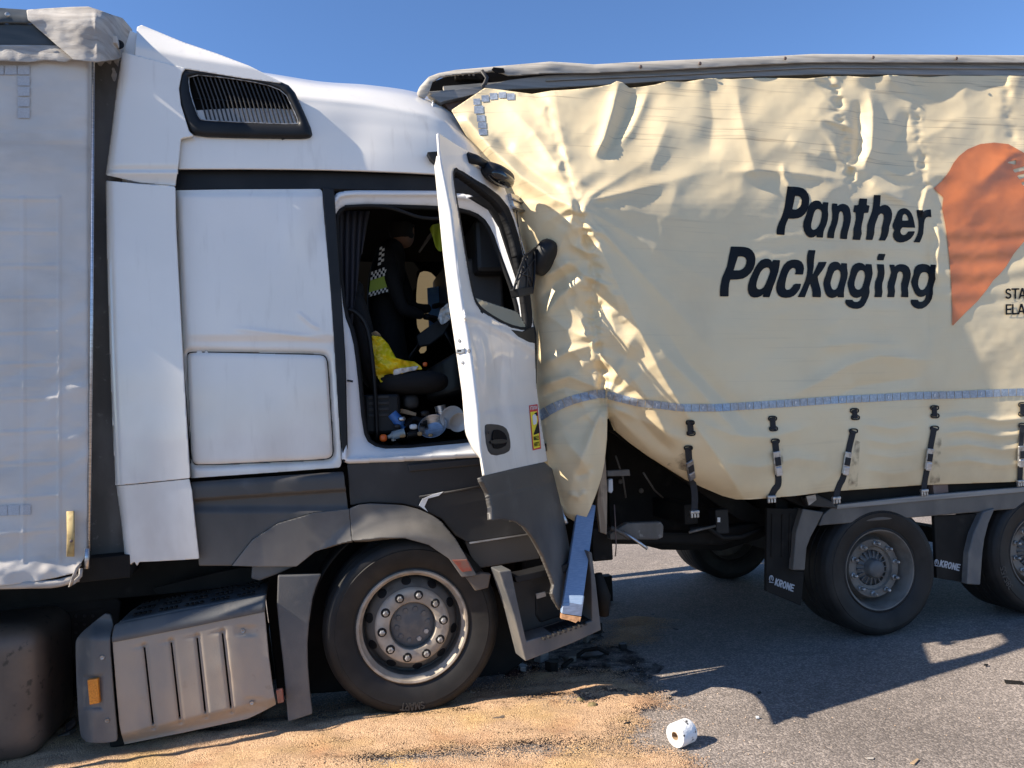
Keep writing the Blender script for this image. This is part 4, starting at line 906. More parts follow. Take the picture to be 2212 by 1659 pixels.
drape('sticker_lorry', DS, [(1150, 898), (1157, 893), (1160, 905), (1159, 916), (1152, 918)], 1.5, so3, 'paper', st, solid=0)
drape('sticker_lorry_cab', DS, [(1154, 893), (1160, 890), (1162, 899), (1158, 898)], 1.5, so3, 'ink', st, solid=0)
# lower skirt of the door, dark grey
skirt = [(1040, 1029), (1047, 1027), (1110, 1012), (1176, 998), (1193, 1013), (1207, 1069), (1220, 1126), (1232, 1188), (1228, 1250), (1220, 1310), (1211, 1321), (1201, 1304), (1193, 1282), (1197, 1263), (1189, 1241), (1173, 1201), (1154, 1166), (1135, 1141), (1113, 1126), (1082, 1121), (1063, 1124), (1062, 1094), (1056, 1066), (1043, 1041)]
drape('door_skirt', DS, skirt, 2.5, lambda u, v: .004 + .014 * sstep(v - I(u, [1040, 1200], [1072, 1040]), 0, 8) - .012 * np.exp(-np.abs(poly_sdf(skirt, u, v)) / 3), 'grey', door, solid=.025, label='dark grey skirt under the open door')
# --- mirrors and their torn bracket
dn = Vector((.95, -.31, 0)); dh_ = Vector((.31, .95, 0))
def blob(name, c, axs, rad, m, parent, cut=None, n=20):
    bm = bmesh.new(); bmesh.ops.create_uvsphere(bm, u_segments=n, v_segments=n // 2 + 2, radius=1.0)
    vs_ = []
    for v in bm.verts:
        x, y, z = v.co; s = lambda q: math.copysign(abs(q) ** .72, q)
        x, y, z = s(x), s(y), s(z)
        if cut is not None and y < cut: y = cut
        vs_.append(Vector(c) + axs[0] * x * rad[0] + axs[1] * y * rad[1] + axs[2] * z * rad[2])
    fs = [tuple(v.index for v in f.verts) for f in bm.faces]; bm.free()
    return mob(name, vs_, fs, m, parent, smooth=True)
a0, a1 = DS.px(1033, 352, .12), DS.px(1114, 402, .10)
ux = (a1 - a0).normalized(); uy = Vector((.3, -.9, -.3)); uy = (uy - ux * uy.dot(ux)).normalized(); uz = ux.cross(uy)
mr = blob('kerb_mirror', (a0 + a1) / 2, (ux, uy, uz), (.125, .075, .055), 'black', door, cut=None)
blob('kerb_mirror_glass', (a0 + a1) / 2 + uy * .012 + Vector((0, 0, -.012)) - ux * .004, (ux, uy, uz), (.115, .068, .042), 'blackgloss', mr)
tube('kerb_mirror_arm', [DS.px(1012, 340, .02), DS.px(1030, 345, .06), DS.px(1050, 356, .10)], [.032, .03, .026], 'black', door, n=8, flat=.6)
slab('roof_lug', TP, [(923, 328), (948, 326), (947, 346), (940, 350), (930, 341)], .06, .06, 'black', tr, bevel=.005)
m0 = DS.px(1175, 556, .16)
mx_ = Vector((.45, -.2, .75)).normalized(); my_ = Vector((.85, -.5, 0)); my_ = (my_ - mx_ * my_.dot(mx_)).normalized(); mz_ = mx_.cross(my_)
mm_ = blob('main_mirror', m0, (mx_, my_, mz_), (.115, .06, .08), 'black', door)
br = tube('mirror_bracket', [DS.px(1156, 536, .15), DS.px(1134, 552, .14), DS.px(1120, 590, .13), DS.px(1110, 626, .12), DS.px(1122, 637, .13), DS.px(1150, 633, .15), DS.px(1154, 597, .15), DS.px(1156, 536, .15)], .008, 'black', door, n=6, label='torn black mirror bracket')
for a_, b_ in (((1134, 552), (1152, 620)), ((1154, 560), (1114, 612)), ((1120, 590), (1154, 600)), ((1128, 566), (1150, 633)), ((1140, 545), (1138, 636))):
    tube('bracket_rib', [DS.px(a_[0], a_[1], .14), DS.px(b_[0], b_[1], .14)], .004, 'greydark', br, n=5)
slab('bracket_foot', DS, [(1117, 624), (1151, 618), (1153, 634), (1122, 642)], .16, .05, 'black', br, bevel=.006)
slab('bracket_web', DS, [(1132, 556), (1154, 540), (1152, 628), (1118, 630)], .125, .012, 'greydark', br, bevel=.002)
slab('hinge_bracket', DS, [(1103, 417), (1120, 422), (1136, 440), (1132, 458), (1112, 450), (1108, 436)], .05, .05, 'alloy', door, bevel=.004)
for y in (428, 444): tube('hinge_rod', [DS.px(1104, y, .06), DS.px(1135, y + 12, .07)], .006, 'buckle', door, n=6)
tube('mirror_cable', [DS.px(1116, 455, .06), DS.px(1118, 480, .07), DS.px(1124, 520, .10), DS.px(1132, 550, .14)], .004, 'black', door, n=6)

# ================================================================ broken entry step
SP = Plane(1130, 4.36, math.radians(20))
step = slab('entry_step', SP, [(1078, 1235), (1104, 1231), (1116, 1290), (1127, 1340), (1137, 1385), (1210, 1363), (1279, 1341), (1277, 1240), (1271, 1190), (1279, 1194), (1288, 1262), (1297, 1344), (1299, 1361), (1240, 1388), (1135, 1429), (1110, 1330)], .02, .16, 'boxdark', tr, bevel=.006, label='bent dark grey entry step hanging below the door')
slab('step_back', SP, [(1100, 1238), (1270, 1205), (1284, 1345), (1135, 1392)], -.16, .02, 'greydark', step, bevel=.004)
slab('step_well', SP, [(1157, 1288), (1210, 1270), (1230, 1270), (1235, 1325), (1168, 1346), (1158, 1330)], -.15, .02, 'black', step, bevel=.01)
for k, (v0, v1) in enumerate(((1232, 1252), (1340, 1362))):
    slab('step_tread', SP, [(1112, v0 + 14), (1262, v0 - 22), (1268, v1 - 26), (1116, v1 + 8)] if k == 0 else [(1148, 1380), (1276, 1338), (1277, 1346), (1150, 1391)], -.03 if k == 0 else .0, .12, 'black', step, bevel=.004)
for k in range(9): cbox('tread_tooth', SP.px(1170 + k * 11, 1376 - k * 3.9, .004), axes(SP), (.016, .10, .012), 'greydark', step, bevel=.002)
slab('step_tag', SP, [(1158, 1283), (1178, 1278), (1180, 1288), (1160, 1294)], -.11, .01, 'tarpcap', step, bevel=.002)
tube('step_end_boss', [SP.px(1290, 1240, -.1), SP.px(1302, 1290, -.1), SP.px(1305, 1330, -.1)], [.03, .05, .03], 'chassis', step, n=8)

# ================================================================ the cream trailer on the right, struck from behind
rt = thing('semi_trailer', RP.at(0, 1.25, 0), 'cream curtain sided trailer with black lettering and an orange emblem, crumpled at its left end', 'trailer')
rax = axes(RP); RHN = (RP.h, Z, RP.n)
def tarp_mat():
    m = mat('cream_tarpaulin', (.79, .638, .395), .45, c2=(.76, .608, .37), s2=1.6, dirt=(.47, .36, .22), sd_=1.4, dlo=.45, dhi=.85, damt=.42, bump=(600, .06), spec=.45)
    n, l = m.node_tree.nodes, m.node_tree.links; b = n['Principled BSDF']
    src = b.inputs['Base Color'].links[0].from_socket
    geo = n.new('ShaderNodeNewGeometry'); mp = n.new('ShaderNodeMapping'); mp.inputs['Scale'].default_value = (.8, .8, 34)
    l.new(geo.outputs['Position'], mp.inputs['Vector'])
    t = n.new('ShaderNodeTexNoise'); t.inputs['Scale'].default_value = 1.6; t.inputs['Detail'].default_value = 4; l.new(mp.outputs[0], t.inputs['Vector'])
    r = n.new('ShaderNodeMapRange'); r.inputs[1].default_value = .585; r.inputs[2].default_value = .72; l.new(t.outputs[0], r.inputs[0])
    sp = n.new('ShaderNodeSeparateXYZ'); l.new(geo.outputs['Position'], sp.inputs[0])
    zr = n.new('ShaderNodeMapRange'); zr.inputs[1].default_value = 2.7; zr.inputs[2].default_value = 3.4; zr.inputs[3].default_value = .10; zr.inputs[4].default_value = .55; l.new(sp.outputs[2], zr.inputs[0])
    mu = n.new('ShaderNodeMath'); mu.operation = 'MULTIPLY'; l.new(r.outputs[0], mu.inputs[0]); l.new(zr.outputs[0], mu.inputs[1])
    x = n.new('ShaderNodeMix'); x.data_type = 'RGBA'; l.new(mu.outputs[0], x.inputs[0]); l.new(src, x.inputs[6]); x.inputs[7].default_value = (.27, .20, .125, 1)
    # splash dirt low on the curtain
    zl = n.new('ShaderNodeMapRange'); zl.inputs[1].default_value = 1.45; zl.inputs[2].default_value = .95; zl.inputs[3].default_value = 0; zl.inputs[4].default_value = .55; l.new(sp.outputs[2], zl.inputs[0])
    t2 = n.new('ShaderNodeTexNoise'); t2.inputs['Scale'].default_value = 3.0; t2.inputs['Detail'].default_value = 6; l.new(geo.outputs['Position'], t2.inputs['Vector'])
    r2 = n.new('ShaderNodeMapRange'); r2.inputs[1].default_value = .38; r2.inputs[2].default_value = .75; l.new(t2.outputs[0], r2.inputs[0])
    mu2 = n.new('ShaderNodeMath'); mu2.operation = 'MULTIPLY'; l.new(zl.outputs[0], mu2.inputs[0]); l.new(r2.outputs[0], mu2.inputs[1])
    y = n.new('ShaderNodeMix'); y.data_type = 'RGBA'; l.new(mu2.outputs[0], y.inputs[0]); l.new(x.outputs[2], y.inputs[6]); y.inputs[7].default_value = (.33, .235, .14, 1)
    l.new(y.outputs[2], b.inputs['Base Color']); return m
K['tarp'] = tarp_mat()

SEAM = [(1135, 190), (1178, 215), (1190, 270), (1205, 320), (1224, 370), (1240, 415), (1247, 441)]
SEAM2 = [(1247, 441), (1262, 500), (1280, 570), (1284, 600), (1282, 650), (1288, 720), (1298, 790), (1303, 840), (1305, 872)]
def r_off(u, v):
    u = np.asarray(u, float); v = np.asarray(v, float)
    # broad shape: hangs back at the rail, bellies out at mid height, twisted out over the cab at the rear
    belly = .15 * IS(v, [150, 200, 300, 440, 620, 860, 960, 1080, 1200], [0, .06, .50, 1.0, 1.02, .96, .86, .60, .4]) * (.55 + .45 * (1 - sstep(u, 1700, 2050)) )
    # a crest runs from the upper pinch down to the right: the cloth falls away from it on both sides
    uc = IS(v, [150, 300, 441, 530, 690, 810, 890, 1000, 1100], [1190, 1215, 1250, 1295, 1370, 1430, 1480, 1560, 1620])
    ub = I(v, [150, 300, 441, 580], [930, 960, 1040, 1140]); tl = np.clip((u - ub) / np.maximum(uc - ub, 1), -.6, 1); xr = np.clip((u - uc) / (2000 - uc), 0, 1)
    twist = np.where(u < uc, .09 + .24 * tl, .33 * (1 - xr) ** 1.25) + I(u, [2000, 2212, 2400], [0, .035, .06])
    twist = twist + .012 * np.exp(-np.abs(u - uc) / 22) * sstep(v, 430, 520)
    tv = IS(v, [180, 260, 440, 600, 860, 1000, 1120], [.25, .55, 1.0, 1.0, .95, .85, .8])
    o = belly + twist * tv
    # left lobe draped over the cab corner: rounded, edge turned back
    lf = 1 - sstep(u, 1270, 1312)
    le = I(v, [240, 300, 350, 430, 560, 700, 830, 960, 1060, 1110, 1130], [985, 1020, 1060, 1115, 1140, 1152, 1158, 1175, 1200, 1218, 1240])
    o = o - .10 * np.exp(-np.maximum(u - le, 0) / 26) * sstep(v, 250, 360) + lf * .10 * sstep(v, 880, 1000)
    # gathered seams
    d1, t1 = line_d(SEAM, u, v); d2, t2 = line_d(SEAM2, u, v)
    for d, t, k, amp in ((d1, t1, 9, .010), (d2, t2, 11, .026)):
        o = o - .9 * amp * np.exp(-(d / 9) ** 2) + amp * .8 * np.exp(-(d / 20) ** 2) * ridged(u * .9 + v * .35, v - u * .3, 34, 24, 90 + k, 2)
        o = o + amp * .8 * np.exp(-(d / 46) ** 2) * ridged(u * .8 + v * .5, v * .9 - u * .5, 80, 42, 80 + k, 2)
    # rays from the pinch points
    for cx, cy, rays_ in ((1247, 441, ((8, 320, .010), (30, 380, .012), (47, 520, .020), (-14, 360, .020), (-32, 260, .014), (112, 170, .020), (150, 150, .014))),
                          (1305, 872, ((-38, 170, .020), (-66, 200, .022), (-8, 240, .012), (24, 240, .024), (46, 200, .020), (112, 240, .034), (150, 150, .020), (196, 140, .024), (90, 250, .03)))):
        for an, L, h in rays_:
            a = math.radians(an); e = (cx + L * math.cos(a), cy + L * math.sin(a))
            d, t = line_d([(cx, cy), e], u, v); w_ = 5 + 22 * t
            o = o + 1.2 * h * (.5 * np.exp(-(d / w_) ** 2) + .5 * np.exp(-d / (.8 * w_))) * np.clip(t * 6, 0, 1) * (1 - t) ** .8
    o = o - .035 * np.exp(-(np.hypot(u - 1247, v - 441) / 16) ** 2) - .05 * np.exp(-(np.hypot(u - 1305, v - 872) / 18) ** 2)
    # big diagonal roll from the torn corner down to the pinch, and hollow beside it
    o = o + fold(u, v, [(1010, 258), (1060, 320), (1130, 385), (1200, 430), (1240, 446)], 17, .055, taper=False)
    o = o - fold(u, v, [(1060, 290), (1130, 355), (1190, 400), (1236, 434)], 15, .035)
    o = o + fold(u, v, [(1090, 220), (1150, 280), (1195, 345), (1225, 400)], 20, .030)
    # tall pleat below the rail and its hollow
    o = o + fold(u, v, [(1338, 172), (1325, 230), (1305, 300), (1283, 345)], 13, .050)
    o = o - fold(u, v, [(1366, 190), (1352, 250), (1325, 310), (1296, 348)], 17, .045)
    o = o + fold(u, v, [(1405, 185), (1385, 235), (1360, 285), (1312, 338)], 13, .028)
    o = o + fold(u, v, [(1448, 250), (1420, 320), (1400, 380)], 26, .022) - fold(u, v, [(1530, 175), (1540, 260), (1530, 350)], 24, .016)
    o = o + fold(u, v, [(1590, 170), (1600, 250), (1622, 340), (1640, 400)], 18, .018) + fold(u, v, [(1560, 372), (1640, 368), (1700, 372), (1840, 390)], 12, .020)
    # crumpled pole seams under the rail
    for seam, amp, k in (([(1790, 168), (1806, 200), (1812, 250), (1822, 300), (1832, 350), (1840, 392)], .019, 6.5), ([(1972, 166), (1978, 230), (1985, 300), (1990, 350), (2000, 400)], .009, 6.5), ([(2170, 166), (2175, 230), (2185, 300), (2188, 340)], .006, 5)):
        d, t = line_d(seam, u, v)
        o = o - .8 * amp * np.exp(-(d / 10) ** 2) + amp * .8 * np.exp(-(d / 13) ** 2) * ridged(u * .8 + v * .4, v - u * .2, 30, 20, int(seam[0][0]) % 97, 2) + amp * .8 * np.exp(-(d / 44) ** 2) * ridged(u, v - .4 * u, 80, 44, int(seam[0][0]) % 89, 2)
    o = o + fold(u, v, [(1875, 190), (1886, 240), (1884, 320), (1860, 372)], 14, .034) - fold(u, v, [(1850, 215), (1856, 300), (1848, 360)], 12, .030)
    o = o + fold(u, v, [(1700, 300), (1745, 330), (1790, 342)], 16, .018) + fold(u, v, [(1690, 350), (1696, 385), (1712, 410)], 8, .016)
    o = o - fold(u, v, [(1915, 330), (1950, 280), (1968, 235)], 16, .020) + fold(u, v, [(1900, 360), (1945, 380), (1990, 378)], 12, .018)
    o = o + fold(u, v, [(1870, 385), (1920, 420), (1968, 440)], 12, .022) + fold(u, v, [(2005, 400), (1995, 440), (1990, 470)], 8, .020)
    # wave under the lettering, lower folds
    o = o + .0045 * np.sin((v + .05 * (u - 1700)) / 7.2 + 1.5 * np.sin(u / 90)) * sstep(v, 470, 520) * (1 - sstep(v, 640, 690)) * sstep(u, 1560, 1680) * .6
    o = o + fold(u, v, [(2020, 470), (2030, 520), (2024, 560), (2026, 620)], 9, .020) - fold(u, v, [(2004, 480), (2010, 560), (2008, 640), (2004, 760)], 14, .020)
    o = o + fold(u, v, [(1700, 860), (1780, 820), (1830, 790), (1900, 768), (2020, 780)], 17, .022) - fold(u, v, [(1760, 880), (1850, 835), (2010, 812)], 15, .016)
    o = o + fold(u, v, [(1760, 752), (1840, 742), (1960, 745)], 16, .014)
    o = o + fold(u, v, [(1395, 700), (1440, 770), (1510, 840), (1560, 900), (1620, 960)], 17, .026) - fold(u, v, [(1430, 700), (1480, 780), (1560, 860), (1630, 930)], 19, .020)
    o = o + fold(u, v, [(1335, 780), (1400, 860), (1440, 940), (1490, 960)], 18, .028) - fold(u, v, [(1360, 880), (1410, 940), (1460, 985)], 15, .024)
    for y, h in ((905, .016), (938, .014), (968, .012), (1002, .012)):
        o = o + fold(u, v, [(2022, y), (2090, y - 8), (2160, y + 4), (2240, y - 4)], 8, h) + fold(u, v, [(1860, y + 10), (1930, y + 22), (1990, y + 12)], 9, h * .6)
    o = o + fold(u, v, [(1560, 1000), (1640, 1010), (1720, 990), (1800, 1000)], 14, .014) + fold(u, v, [(1500, 905), (1580, 940), (1660, 945), (1760, 920)], 14, .014)
    # left lobe folds
    o = o + fold(u, v, [(1160, 600), (1190, 590), (1240, 560)], 14, .030) + fold(u, v, [(1170, 690), (1210, 640), (1270, 590)], 13, .030) - fold(u, v, [(1165, 650), (1200, 612), (1250, 580)], 12, .024)
    o = o + fold(u, v, [(1165, 790), (1230, 760), (1296, 742)], 12, .028) + fold(u, v, [(1162, 835), (1230, 812), (1300, 842)], 9, .026) - fold(u, v, [(1164, 860), (1220, 838), (1296, 860)], 9, .020)
    o = o + fold(u, v, [(1285, 600), (1330, 640), (1345, 700)], 15, .024) + fold(u, v, [(1310, 640), (1330, 720), (1380, 760)], 18, .022)
    o = o - fold(u, v, [(1285, 655), (1330, 665), (1352, 690)], 13, .022) + fold(u, v, [(1215, 940), (1262, 1000), (1290, 1040)], 14, .016) - fold(u, v, [(1240, 1030), (1268, 1022), (1282, 1005)], 9, .018)
    o = o + fold(u, v, [(1225, 1065), (1250, 1075), (1268, 1060)], 8, .016)
    # lower edge rolls under
    be = I(u, [1310, 1330, 1400, 1480, 1560, 1590, 1660, 1790, 1990, 2212], [905, 932, 986, 1036, 1070, 1078, 1075, 1062, 1048, 1040])
    o = o - np.where(u > 1312, .12 * np.exp(-np.maximum(be - v, 0) / 30) * I(u, [1310, 1600, 1700], [1, 1, .25]), 0)
    # tension into the eyelets
    for ex, ey in ((1491, 924), (1670, 914), (1847, 894), (2019, 889)): o = o - .014 * np.exp(-(((u - ex) / 26) ** 2 + ((v - ey) / 24) ** 2))
    # overall wrinkling
    up_ = 1 - sstep(v, 380, 480)
    o = o + (.005 + .006 * up_) * gnoise(u, v, 120, 120, 51, 2) + (.003 + .008 * up_) * ridged(u + .3 * v, v + .2 * u, 150, 120, 57, 2) + .0012 * gnoise(u, v, 26, 20, 52, 2)
    # crisp small creases where the cloth was crushed: round the gathered seams, over the lobe and under the rail
    zone = np.exp(-(np.minimum(d1, d2) / 70) ** 2) * .9 + .5 * lf * sstep(v, 440, 520) * (1 - sstep(v, 900, 1000))
    wu, wv = u + 16 * gnoise(u, v, 70, 60, 301, 2), v + 16 * gnoise(u, v, 60, 70, 302, 2)
    o = o + .006 * zone * ridged(wu * .7 + wv * .7, wv * .7 - wu * .7, 95, 52, 303, 2)
    o = o + .002 * zone * ridged(wu, wv, 44, 40, 304, 2)
    o = o + .006 * up_ * ridged(wu + .5 * wv, wv * 1.1, 150, 260, 305, 2) + .0035 * (1 - up_) * ridged(wu * .8 - wv * .6, wv * .8 + wu * .6, 420, 130, 306, 2)
    # scalloped top edge
    o = o + .012 * np.sin(u / 17 + 2 * np.sin(u / 60)) * np.exp(-np.maximum(v - 170, 0) / 26)
    return o
TOPU = [975, 1047, 1075, 1111, 1150, 1190, 1240, 1290, 1320, 1332, 1345, 1360, 1382, 1415, 1440, 1480, 1510, 1535, 1580, 1640, 1700, 1740, 1790, 1830, 1870, 1900, 1920, 1960, 2010, 2060, 2120, 2170, 2212, 2330]
TOPV = [238, 190, 193, 198, 203, 196, 193, 188, 182, 175, 178, 190, 188, 183, 176, 177, 172, 169, 171, 168, 169, 170, 165, 164, 167, 165, 162, 164, 166, 163, 164, 163, 165, 166]
out_r = list(zip(TOPU, TOPV)) + [(2330, 1036), (2212, 1040), (2100, 1044), (1990, 1048), (1890, 1055), (1790, 1062), (1720, 1071), (1660, 1076), (1620, 1079), (1590, 1079), (1560, 1071), (1520, 1054), (1480, 1036), (1440, 1011), (1400, 986),
        (1360, 957), (1330, 932), (1312, 900), (1309, 880), (1312, 910), (1311, 950), (1306, 1000), (1300, 1030), (1290, 1062), (1275, 1100), (1262, 1128), (1254, 1134), (1240, 1126), (1226, 1118), (1215, 1105), (1206, 1080), (1198, 1058), (1186, 1010),
        (1174, 958), (1163, 905), (1157, 868), (1150, 780), (1143, 690), (1132, 590), (1120, 500), (1104, 440), (1078, 395), (1050, 355), (1020, 315), (996, 275)]
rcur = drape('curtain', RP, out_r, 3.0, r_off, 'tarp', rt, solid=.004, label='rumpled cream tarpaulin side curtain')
ro = lambda k: (lambda u, v: r_off(u, v) + k)
# lettering
def trace(t): return [(1538.1 + .2266 * x, 388.8 + .2266 * y) for x, y in t]
GLYPHS = [  # each letter of the print: outline and counter, as it lies on the rippled cloth
 ([(720,62),(780,63),(830,68),(870,80),(897,102),(918,135),(928,172),(926,220),(918,262),(902,300),(880,330),(852,352),(820,364),(775,369),(728,368),(712,405),(700,440),(694,480),(692,524),(615,520),(616,485),(622,450),(638,405),(660,360),(678,310),(690,260),(699,210),(705,160)], [(792,152),(818,152),(838,159),(851,174),(855,195),(850,232),(840,254),(822,270),(800,281),(765,280),(772,250),(779,220)]),
 ([(1060,210),(1112,214),(1106,250),(1105,290),(1109,330),(1104,380),(1090,430),(1075,462),(1064,492),(1058,550),(998,546),(995,526),(972,544),(950,550),(922,545),(898,524),(878,486),(868,440),(872,400),(890,350),(902,318),(912,282),(922,248),(940,220),(962,203),(988,195),(1012,196),(1034,206),(1052,238)], [(1004,277),(1025,279),(1040,290),(1048,312),(1046,345),(1034,400),(1016,440),(996,464),(972,475),(954,470),(945,450),(947,415),(960,360),(975,308),(988,286)]),
 ([(1146,222),(1196,226),(1195,250),(1216,234),(1242,227),(1270,230),(1296,244),(1314,272),(1321,310),(1326,350),(1322,395),(1312,438),(1298,490),(1290,530),(1288,564),(1222,560),(1224,520),(1232,480),(1246,430),(1255,380),(1254,340),(1246,310),(1234,298),(1220,300),(1210,325),(1205,370),(1196,415),(1180,460),(1168,500),(1162,556),(1098,552),(1101,515),(1112,470),(1132,425),(1146,370),(1147,320),(1142,275)], None),
 ([(1405,175),(1480,178),(1475,240),(1503,242),(1490,312),(1450,315),(1443,365),(1430,420),(1424,465),(1428,510),(1412,572),(1338,568),(1348,525),(1350,470),(1362,420),(1372,370),(1370,308),(1346,306),(1358,240),(1396,238)], None),
 ([(1543,142),(1608,144),(1606,200),(1600,255),(1624,240),(1650,236),(1676,243),(1698,264),(1712,292),(1718,322),(1714,370),(1702,410),(1690,445),(1686,490),(1674,535),(1650,578),(1588,576),(1606,540),(1616,500),(1618,455),(1630,410),(1639,365),(1636,332),(1622,319),(1604,322),(1588,338),(1572,380),(1556,425),(1549,470),(1548,510),(1530,572),(1466,570),(1474,530),(1479,480),(1480,430),(1496,380),(1516,330),(1530,280),(1539,210)], None),
 ([(1828,268),(1855,273),(1880,289),(1902,318),(1916,352),(1928,400),(1938,455),(1815,452),(1800,470),(1795,492),(1803,514),(1820,525),(1838,524),(1856,512),(1872,490),(1935,488),(1922,525),(1895,558),(1860,581),(1825,593),(1795,596),(1765,590),(1742,572),(1728,545),(1726,515),(1738,478),(1722,450),(1722,425),(1742,375),(1757,335),(1772,300),(1796,277)], [(1815,388),(1815,360),(1820,338),(1832,325),(1846,325),(1860,338),(1869,360),(1875,386)]),
 ([(1950,285),(2012,287),(2012,305),(2028,292),(2050,284),(2086,280),(2092,355),(2065,350),(2042,357),(2028,380),(2021,420),(2018,465),(2014,512),(1998,558),(1980,596),(1920,592),(1940,560),(1957,525),(1968,485),(1971,440),(1968,390),(1958,340)], None),
 ([(180,634),(250,635),(310,638),(350,648),(382,670),(405,705),(415,745),(411,800),(396,845),(370,885),(336,918),(296,940),(240,949),(175,950),(165,985),(160,1030),(158,1110),(76,1110),(76,1060),(80,1010),(95,935),(118,880),(142,825),(153,770),(162,720),(172,680)], [(248,730),(275,728),(302,731),(320,744),(329,765),(325,800),(312,828),(292,849),(265,860),(205,862),(216,830),(228,790)]),
 ([(585,762),(650,764),(643,820),(632,880),(606,960),(585,1010),(570,1055),(548,1118),(482,1115),(490,1088),(465,1108),(435,1119),(400,1121),(370,1110),(350,1084),(340,1045),(344,1000),(360,945),(390,880),(412,835),(438,794),(470,763),(505,750),(535,750),(558,760),(573,782)], [(518,834),(538,836),(550,848),(554,872),(545,905),(530,945),(512,990),(493,1022),(470,1040),(448,1043),(430,1034),(422,1010),(428,970),(445,918),(465,875),(490,847)]),
 ([(755,762),(790,758),(825,763),(855,780),(872,808),(878,845),(868,902),(790,900),(799,875),(798,852),(784,838),(764,840),(742,858),(722,895),(708,940),(699,990),(697,1025),(705,1043),(722,1048),(745,1040),(764,1020),(778,998),(800,988),(852,990),(838,1035),(812,1075),(780,1105),(745,1120),(705,1125),(665,1119),(635,1100),(617,1070),(611,1030),(618,980),(640,918),(658,862),(684,810),(718,776)], None),
 ([(920,667),(988,670),(979,715),(972,770),(970,830),(955,915),(1018,782),(1095,780),(1078,820),(1052,862),(1008,920),(1012,955),(1024,1000),(1036,1045),(1040,1080),(1038,1118),(958,1116),(957,1070),(950,1030),(935,985),(922,1020),(905,1065),(885,1118),(817,1116),(838,1075),(862,1025),(888,965),(904,905),(910,850),(905,780),(907,720)], None),
 ([(1232,792),(1288,794),(1288,840),(1295,890),(1290,935),(1275,985),(1263,1030),(1258,1070),(1258,1120),(1196,1118),(1200,1100),(1178,1118),(1150,1125),(1122,1122),(1100,1108),(1082,1080),(1068,1030),(1062,985),(1070,945),(1086,905),(1098,868),(1106,835),(1122,803),(1145,785),(1172,778),(1200,781),(1218,794),(1228,814)], [(1196,855),(1212,860),(1223,875),(1228,908),(1222,945),(1210,985),(1196,1025),(1180,1043),(1162,1048),(1146,1038),(1134,1012),(1130,980),(1140,940),(1152,900),(1168,868)]),
 ([(1465,800),(1522,803),(1528,850),(1532,890),(1524,935),(1510,980),(1500,1025),(1503,1070),(1492,1115),(1472,1160),(1448,1200),(1420,1220),(1385,1229),(1345,1226),(1308,1213),(1282,1192),(1270,1168),(1275,1140),(1342,1142),(1346,1154),(1362,1162),(1388,1162),(1408,1150),(1422,1128),(1430,1100),(1410,1117),(1382,1125),(1352,1120),(1325,1102),(1308,1065),(1296,1015),(1292,980),(1303,945),(1316,905),(1325,858),(1340,820),(1366,798),(1400,788),(1432,793),(1450,804),(1462,820)], [(1424,860),(1442,864),(1455,880),(1460,915),(1452,960),(1440,1000),(1426,1030),(1408,1044),(1386,1045),(1368,1032),(1358,1005),(1360,970),(1374,922),(1388,885),(1404,866)]),
 ([(1572,802),(1640,804),(1644,850),(1646,890),(1638,940),(1624,985),(1622,1025),(1626,1065),(1618,1118),(1548,1116),(1556,1070),(1552,1020),(1556,970),(1576,920),(1583,875)], None),
 ([(1590,703),(1656,705),(1645,735),(1635,766),(1575,764),(1576,735)], None),
 ([(1690,806),(1742,808),(1740,828),(1764,810),(1792,802),(1822,803),(1850,811),(1874,828),(1888,855),(1896,895),(1892,935),(1878,985),(1868,1030),(1872,1075),(1872,1118),(1802,1116),(1808,1075),(1804,1030),(1804,985),(1818,940),(1823,908),(1816,882),(1800,872),(1782,874),(1768,893),(1762,930),(1750,975),(1740,1015),(1746,1060),(1738,1118),(1670,1116),(1680,1070),(1674,1020),(1678,975),(1698,920),(1708,880),(1700,840)], None),
 ([(2085,806),(2137,808),(2128,850),(2126,895),(2131,945),(2118,985),(2106,1030),(2106,1085),(2096,1132),(2074,1172),(2042,1206),(2005,1226),(1965,1229),(1928,1215),(1904,1190),(1893,1160),(1898,1140),(1965,1142),(1969,1155),(1984,1162),(2006,1159),(2025,1144),(2036,1122),(2040,1095),(2020,1110),(1992,1116),(1962,1108),(1938,1084),(1920,1045),(1906,1005),(1898,970),(1908,935),(1922,900),(1926,860),(1940,826),(1968,806),(2005,799),(2042,803),(2066,812),(2080,828)], [(2032,879),(2048,884),(2060,898),(2066,930),(2060,970),(2048,1005),(2030,1034),(2010,1048),(1990,1046),(1974,1026),(1965,998),(1968,958),(1978,920),(1992,890),(2010,880)]),
]
for outl, hole in GLYPHS:
    drape('letter', RP, trace(outl), 1.5, ro(.0045), 'ink', rcur, holes=[trace(hole)] if hole else [], solid=0)
letters('lettering', RP, 'STA', (2171, 646), (24, -.6), (0, -23), ro(.006), 'ink', rcur, cell=.06, hw=.075)
letters('lettering', RP, 'ELA', (2172, 680), (24, -.6), (0, -23), ro(.006), 'ink', rcur, cell=.06, hw=.075)
emb = [(2017, 406), (2034, 392), (2050, 371), (2060, 352), (2072, 337), (2091, 322), (2118, 311), (2148, 308), (2178, 311), (2212, 330), (2240, 360), (2270, 400), (2262, 470), (2235, 500), (2212, 522), (2190, 548), (2174, 575), (2160, 592), (2146, 605), (2133, 624), (2112, 650), (2085, 676), (2057, 705), (2057, 665), (2055, 610), (2051, 560), (2047, 520), (2042, 485), (2035, 450), (2038, 426), (2026, 416)]
wh = [[(2172, 351), (2196, 345), (2194, 356)], [(2187, 366), (2240, 352), (2240, 362), (2192, 373)], [(2196, 379), (2240, 369), (2240, 379), (2202, 387)], [(2205, 394), (2240, 387), (2240, 396), (2210, 401)]]
